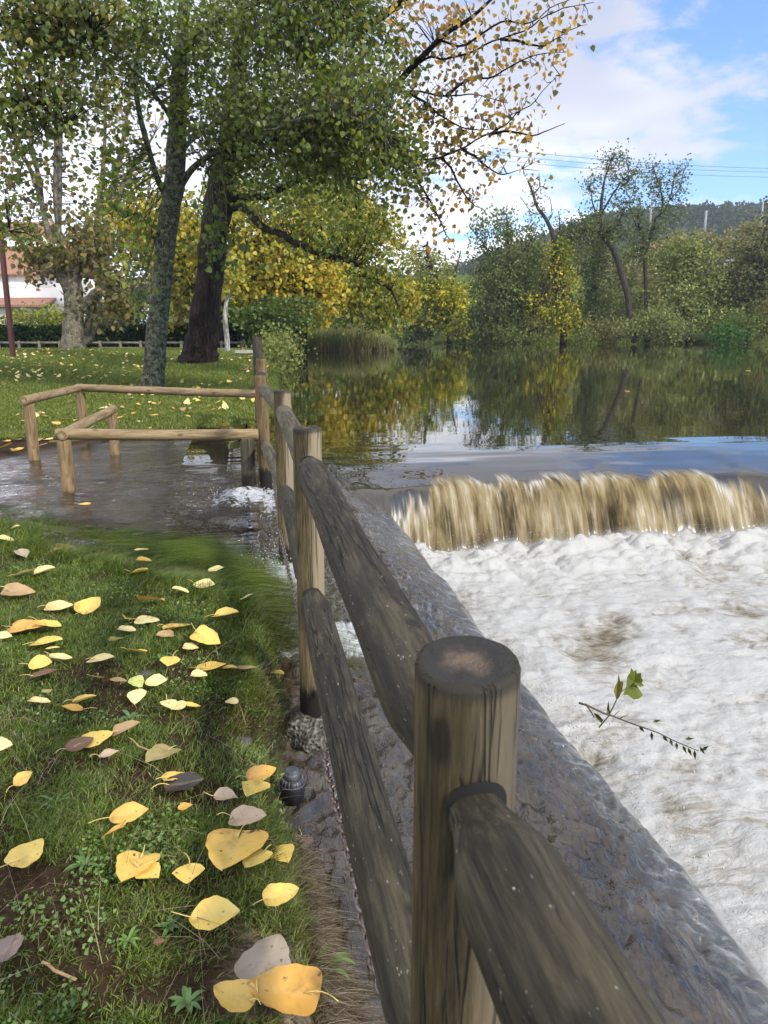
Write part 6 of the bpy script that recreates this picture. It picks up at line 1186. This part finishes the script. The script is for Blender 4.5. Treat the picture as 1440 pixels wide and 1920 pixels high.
shrub(27, 'tall alder with rounded airy crown against blue sky and speckled straight trunk', [(1260, 345, 63, 34, 42, 2, 380), (1225, 330, 63, 34, 32, 2, 360), (1215, 390, 63, 34, 36, 2, 420), (1262, 410, 63, 28, 34, 1.6, 240), (1215, 440, 63, 40, 30, 2, 560), (1195, 470, 63, 30, 30, 2, 500), (1275, 330, 63, 18, 26, 1.2, 130)], FARG + FARD, 0.17, name='alder_tree', cat='tree', per=9, stems=[([(1213, 640, 61), (1212, 560, 62), (1208, 480, 62.5), (1200, 430, 63), (1197, 400, 63)], [0.2, 0.08]), ([(1208, 480, 62.5), (1228, 415, 63), (1240, 395, 63), (1238, 350, 63), (1225, 315, 63)], [0.13, 0.04]), ([(1235, 405, 63), (1255, 375, 63), (1265, 330, 63)], [0.09, 0.03]), ([(1255, 375, 63), (1275, 350, 63), (1282, 320, 63)], [0.05, 0.02]), ([(1202, 440, 63), (1185, 400, 63), (1180, 380, 63)], [0.06, 0.02])])
shrub(28, 'wide mid green rounded tree right of the speckled trunk', [(1300, 500, 63, 55, 50, 3, 2600), (1320, 550, 62, 60, 45, 3, 2600), (1270, 560, 61, 55, 45, 3, 2200), (1330, 600, 60, 60, 35, 3, 1800), (1250, 500, 64, 40, 40, 3, 1200), (1280, 460, 65, 35, 25, 2, 700)], FARP + FARG + YGREEN[3:], S6, name='willow_tree', cat='tree', stems=[([(1290, 645, 61), (1295, 560, 62), (1300, 480, 63)], [0.2, 0.06])])
shrub(29, 'pale green leafy bush low at the waterline below the rounded tree', [(1225, 600, 58, 45, 26, 2, 1600), (1255, 615, 57.5, 45, 22, 2, 1400), (1180, 615, 58, 40, 20, 2, 900)], [(0.20, 0.225, 0.075), (0.15, 0.18, 0.055), (0.25, 0.265, 0.10)], 0.16)
shrub(30, 'dark brownish thicket tree at the right edge above the red tinged bushes', [(1400, 500, 62, 55, 60, 3, 2200, FARO + FARD), (1440, 480, 61, 50, 60, 3, 1800, FARD + FARO), (1370, 545, 62, 45, 40, 2.5, 1500, FARD), (1430, 560, 60, 45, 40, 2.5, 1500, FARD + FARG), (1500, 500, 61, 60, 90, 3, 2500, FARD), (1445, 400, 61, 18, 30, 1.5, 120, FARD)], FARD, S6, name='thicket_tree', cat='tree', stems=[([(1400, 645, 61), (1405, 560, 61), (1425, 470, 61), (1445, 390, 61)], [0.2, 0.05]), ([(1360, 620, 60), (1390, 560, 60), (1430, 510, 60)], [0.08, 0.03])])
shrub(31, 'green bushes with reddish tint at the right waterline', [(1400, 610, 57.5, 55, 28, 2, 1900, FARG + [(0.07, 0.15, 0.03)]), (1440, 590, 58, 40, 28, 2, 1300, [(0.20, 0.13, 0.06), (0.15, 0.13, 0.05), (0.08, 0.12, 0.03)]), (1365, 625, 57, 40, 18, 2, 1000, [(0.06, 0.14, 0.035), (0.08, 0.17, 0.04)]), (1480, 610, 57, 60, 34, 2, 1500, FARG)], FARG, 0.17)
shrub(32, 'olive wooded mass behind the two airy alders', [(1180, 520, 74, 75, 50, 4, 2800, FARO + FARG), (1100, 490, 76, 70, 45, 4, 2400, FARO + FARD), (1240, 480, 78, 60, 40, 4, 1700, FARO), (1040, 500, 76, 60, 45, 4, 1900, FARP + FARO), (1160, 590, 68, 80, 45, 4, 2800, FARO + FARG), (1090, 590, 68, 50, 50, 3, 1800, FARD + FARO), (980, 490, 78, 60, 40, 4, 1600, FARG), (1000, 560, 72, 60, 50, 4, 1900, FARG), (1240, 540, 70, 50, 50, 3, 1700, FARO)], FARO, 0.24, name='thicket', cat='thicket')
shrub(33, 'olive brown bushy crowns behind the right thicket', [(1350, 465, 84, 50, 30, 4, 1600, FARD + FARO), (1420, 450, 84, 60, 45, 4, 1900, FARO), (1300, 455, 86, 40, 25, 4, 1000, FARO), (1490, 430, 84, 60, 60, 4, 1900, FARO + FARD), (1390, 500, 78, 60, 40, 4, 1500, FARO)], FARO, 0.26, name='thicket', cat='thicket')
shrub(34, 'low dark waterside bushes under the feathery dark green tree', [(905, 630, 57.5, 40, 18, 2, 1200, FARD), (950, 632, 57.5, 40, 16, 2, 1000, FARD + FARG), (870, 620, 57, 25, 28, 2, 900, FARD + OLIVE)], FARD, 0.16)
shrub(35, 'low olive waterside bushes at the foot of the bent alder', [(1110, 622, 59, 35, 20, 1.6, 1100, FARO + FARG), (1150, 625, 58.5, 35, 18, 1.6, 900, FARO), (1090, 632, 58, 25, 12, 1.2, 500, FARG)], FARO, 0.15)
for (pts, lab) in ([[(1187, 642, 57.5), (1200, 634, 57.5), (1212, 626, 57.6)], 'dead branch slanting out of the water at the far bank'],):
    mb = MB(); mb.tube(np.array([at(*p) for p in pts]), [0.09, 0.06, 0.03], 6, rough=.2); tag(mb.build('dead_branch', M_BARK_FAR), lab, 'branch')

# ------------------------------------------------------------------ hill, far houses, poles and cables
def hill():
    nx, ny = 150, 50; us = np.linspace(400, 1800, nx); ys = np.linspace(150, 460, ny); U, YY = np.meshgrid(us, ys); X = (U - 720) / FPX * YY / CT
    rv = np.interp(us, [400, 780, 860, 930, 1000, 1070, 1130, 1200, 1290, 1350, 1400, 1440, 1550, 1800], [590, 545, 520, 492, 470, 440, 424, 418, 411, 414, 404, 394, 380, 370])
    ztop = np.array([at(720, v, 430)[2] for v in rv]); k = ss(150, 430, ys)[:, None]; Z = 2 + (ztop[None] - 2) * k + 2.2 * fbm(X * 0.03, YY * 0.03, 0, 4, 95); Z = Z - 12 * ss(430, 460, YY)
    m = Mat('wooded_hill'); n = m.noise(m.co('Object'), 0.09, 5, 0.65); kind(mesh_np('hill', np.stack([X, YY, Z], -1), grid_faces(ny, nx), m.done(m.bsdf(m.ramp(n, [(0.3, (0.030, 0.045, 0.020)), (0.7, (0.075, 0.095, 0.040))]), 0.95))), 'structure')
    r = np.random.default_rng(96); n = 5200; i = r.integers(0, ny - 3, n); i = np.maximum(i, r.integers(0, ny - 3, n)); j = r.integers(0, nx - 1, n); P_ = np.stack([X, YY, Z], -1)[i, j] + r.normal(0, 2.2, (n, 3)) * [1, 1, 0]
    LV, LF, LC, c0 = [], [], [], 0; hs = r.uniform(2.6, 6.5, n); pal = np.array([(0.035, 0.055, 0.025), (0.05, 0.07, 0.03), (0.07, 0.085, 0.035), (0.028, 0.042, 0.022)])
    per = 16; idx = np.repeat(np.arange(n), per); q = r.random(n * per); Q = P_[idx] + np.stack([r.normal(0, 1, n * per) * hs[idx] * 0.26 * (1.15 - q), r.normal(0, 1, n * per) * hs[idx] * 0.2, q * hs[idx]], 1)
    V, F, cc = leaves_mesh(Q, 1.5, np.clip(pal[r.integers(0, 4, n)][idx] * r.uniform(.8, 1.2, (n * per, 1)), 0, 1), r, True, -0.4); kind(mesh_np('forest', V, F, M_FAR, cols=cc, smooth=False), 'stuff')
hill()
M_CONCP = plain('concrete_pole', (0.27, 0.265, 0.26), 0.8, 0.1, 3)
def upole(u, v0, v1, Y, label, r=0.16, arm=None):
    a, b = at(u, v0, Y), at(u, v1, Y); e = tag(empty('utility_pole', tuple(b)), label, 'pole'); mb = MB(); mb.tube(np.array([(0, 0, 0), (0, 0, a[2] - b[2])]), [r * 1.3, r * 0.8], 8); mb.build('shaft', M_CONCP, e)
    for q in arm or (): mb = MB(); w = q[1] * Y / FPX; z = at(u, q[0], Y)[2] - b[2]; mb.box((-w, -0.08, z - 0.07), (w, 0.08, z + 0.07)); mb.build('crossarm', M_CONCP, e, smooth=False)
upole(1320, 395, 445, 170, 'pale utility pole with short crossarm standing on the hill left of the plain one', 0.24, [(402, 4), (398, 3)]); upole(1423, 375, 455, 130, 'plain pale utility pole at the right edge of the hill', 0.16)
upole(1215, 360, 470, 110, 'thin pale pole seen between the two airy alders', 0.12); upole(1075, 472, 500, 90, 'small cross shaped pole among trees behind the yellow column', 0.09, [(479, 9)])
for i, (v0, v1, zz) in enumerate(((268, 299, 0), (282, 305, 0), (294, 317, 0))):
    a = at(700, v0 - 22, 140); b = at(1900, v1 + 4, 160); q = np.linspace(0, 1, 40)[:, None]; P_ = a + (b - a) * q; P_[:, 2] -= (3.2 - 0.2 * i) * 4 * (q * (1 - q))[:, 0]
    mb = MB(); mb.tube(P_, 0.038, 5); tag(mb.build('power_cable', plain('cable', (0.10, 0.10, 0.11), 0.6)), ('uppermost', 'middle', 'lowest')[i] + ' of three thin overhead power cables crossing the sky', 'cable', 'overhead power cables')
def far_house(u0, u1, vt, vb, Y, wallc, label, roofh=0.9):
    a, b = at(u0, vt, Y), at(u1, vb, Y); e = tag(empty('house', ((a[0] + b[0]) / 2, Y, b[2] - 3)), label, 'house'); off = np.array(e.location)
    mb = MB(); mb.box((a[0], Y, b[2] - 3), (b[0], Y + 5, a[2])); mb.V = [v - off for v in mb.V]; mb.build('wall', plain('far_wall', wallc, 0.85, 0.08), e, smooth=False)
    mb = MB(); gable(mb, a[0], b[0], Y, Y + 5, a[2] + 0.02, roofh, 0.2); mb.V = [v - off for v in mb.V]; mb.build('roof', M_TILE if roofh > 0.5 else M_TRIM, e, smooth=False)
    n = 3
    for k in range(n):
        x = a[0] + (b[0] - a[0]) * (k + 0.5) / n; w = (b[0] - a[0]) * 0.10; h = (a[2] - b[2]); mb = MB(); mb.box((x - w, Y - 0.05, a[2] - 0.7 * h), (x + w, Y - 0.004, a[2] - 0.25 * h)); mb.V = [v - off for v in mb.V]; mb.build('window', M_GLASS, e, smooth=False)
far_house(1212, 1246, 466, 480, 120, (0.72, 0.68, 0.64), 'white house showing through trees between the airy alders'); far_house(1388, 1418, 442, 456, 125, (0.45, 0.43, 0.42), 'flat grey shed roof on the slope right of the utility pole', 0.25)
# ------------------------------------------------------------------ air
def haze():
    mb = MB(); mb.box((-430, -20, -3.0), (1400, 700, 130)); m = Mat('haze'); v = m.new('ShaderNodeVolumePrincipled'); v.inputs['Color'].default_value = (0.80, 0.88, 1.0, 1); v.inputs['Density'].default_value = 0.00042; v.inputs['Anisotropy'].default_value = 0.2
    m.L.new(v.outputs[0], m.out.inputs[1]); o = kind(mb.build('haze', m.m, smooth=False), 'stuff'); sc.cycles.volume_bounces = 0
haze()
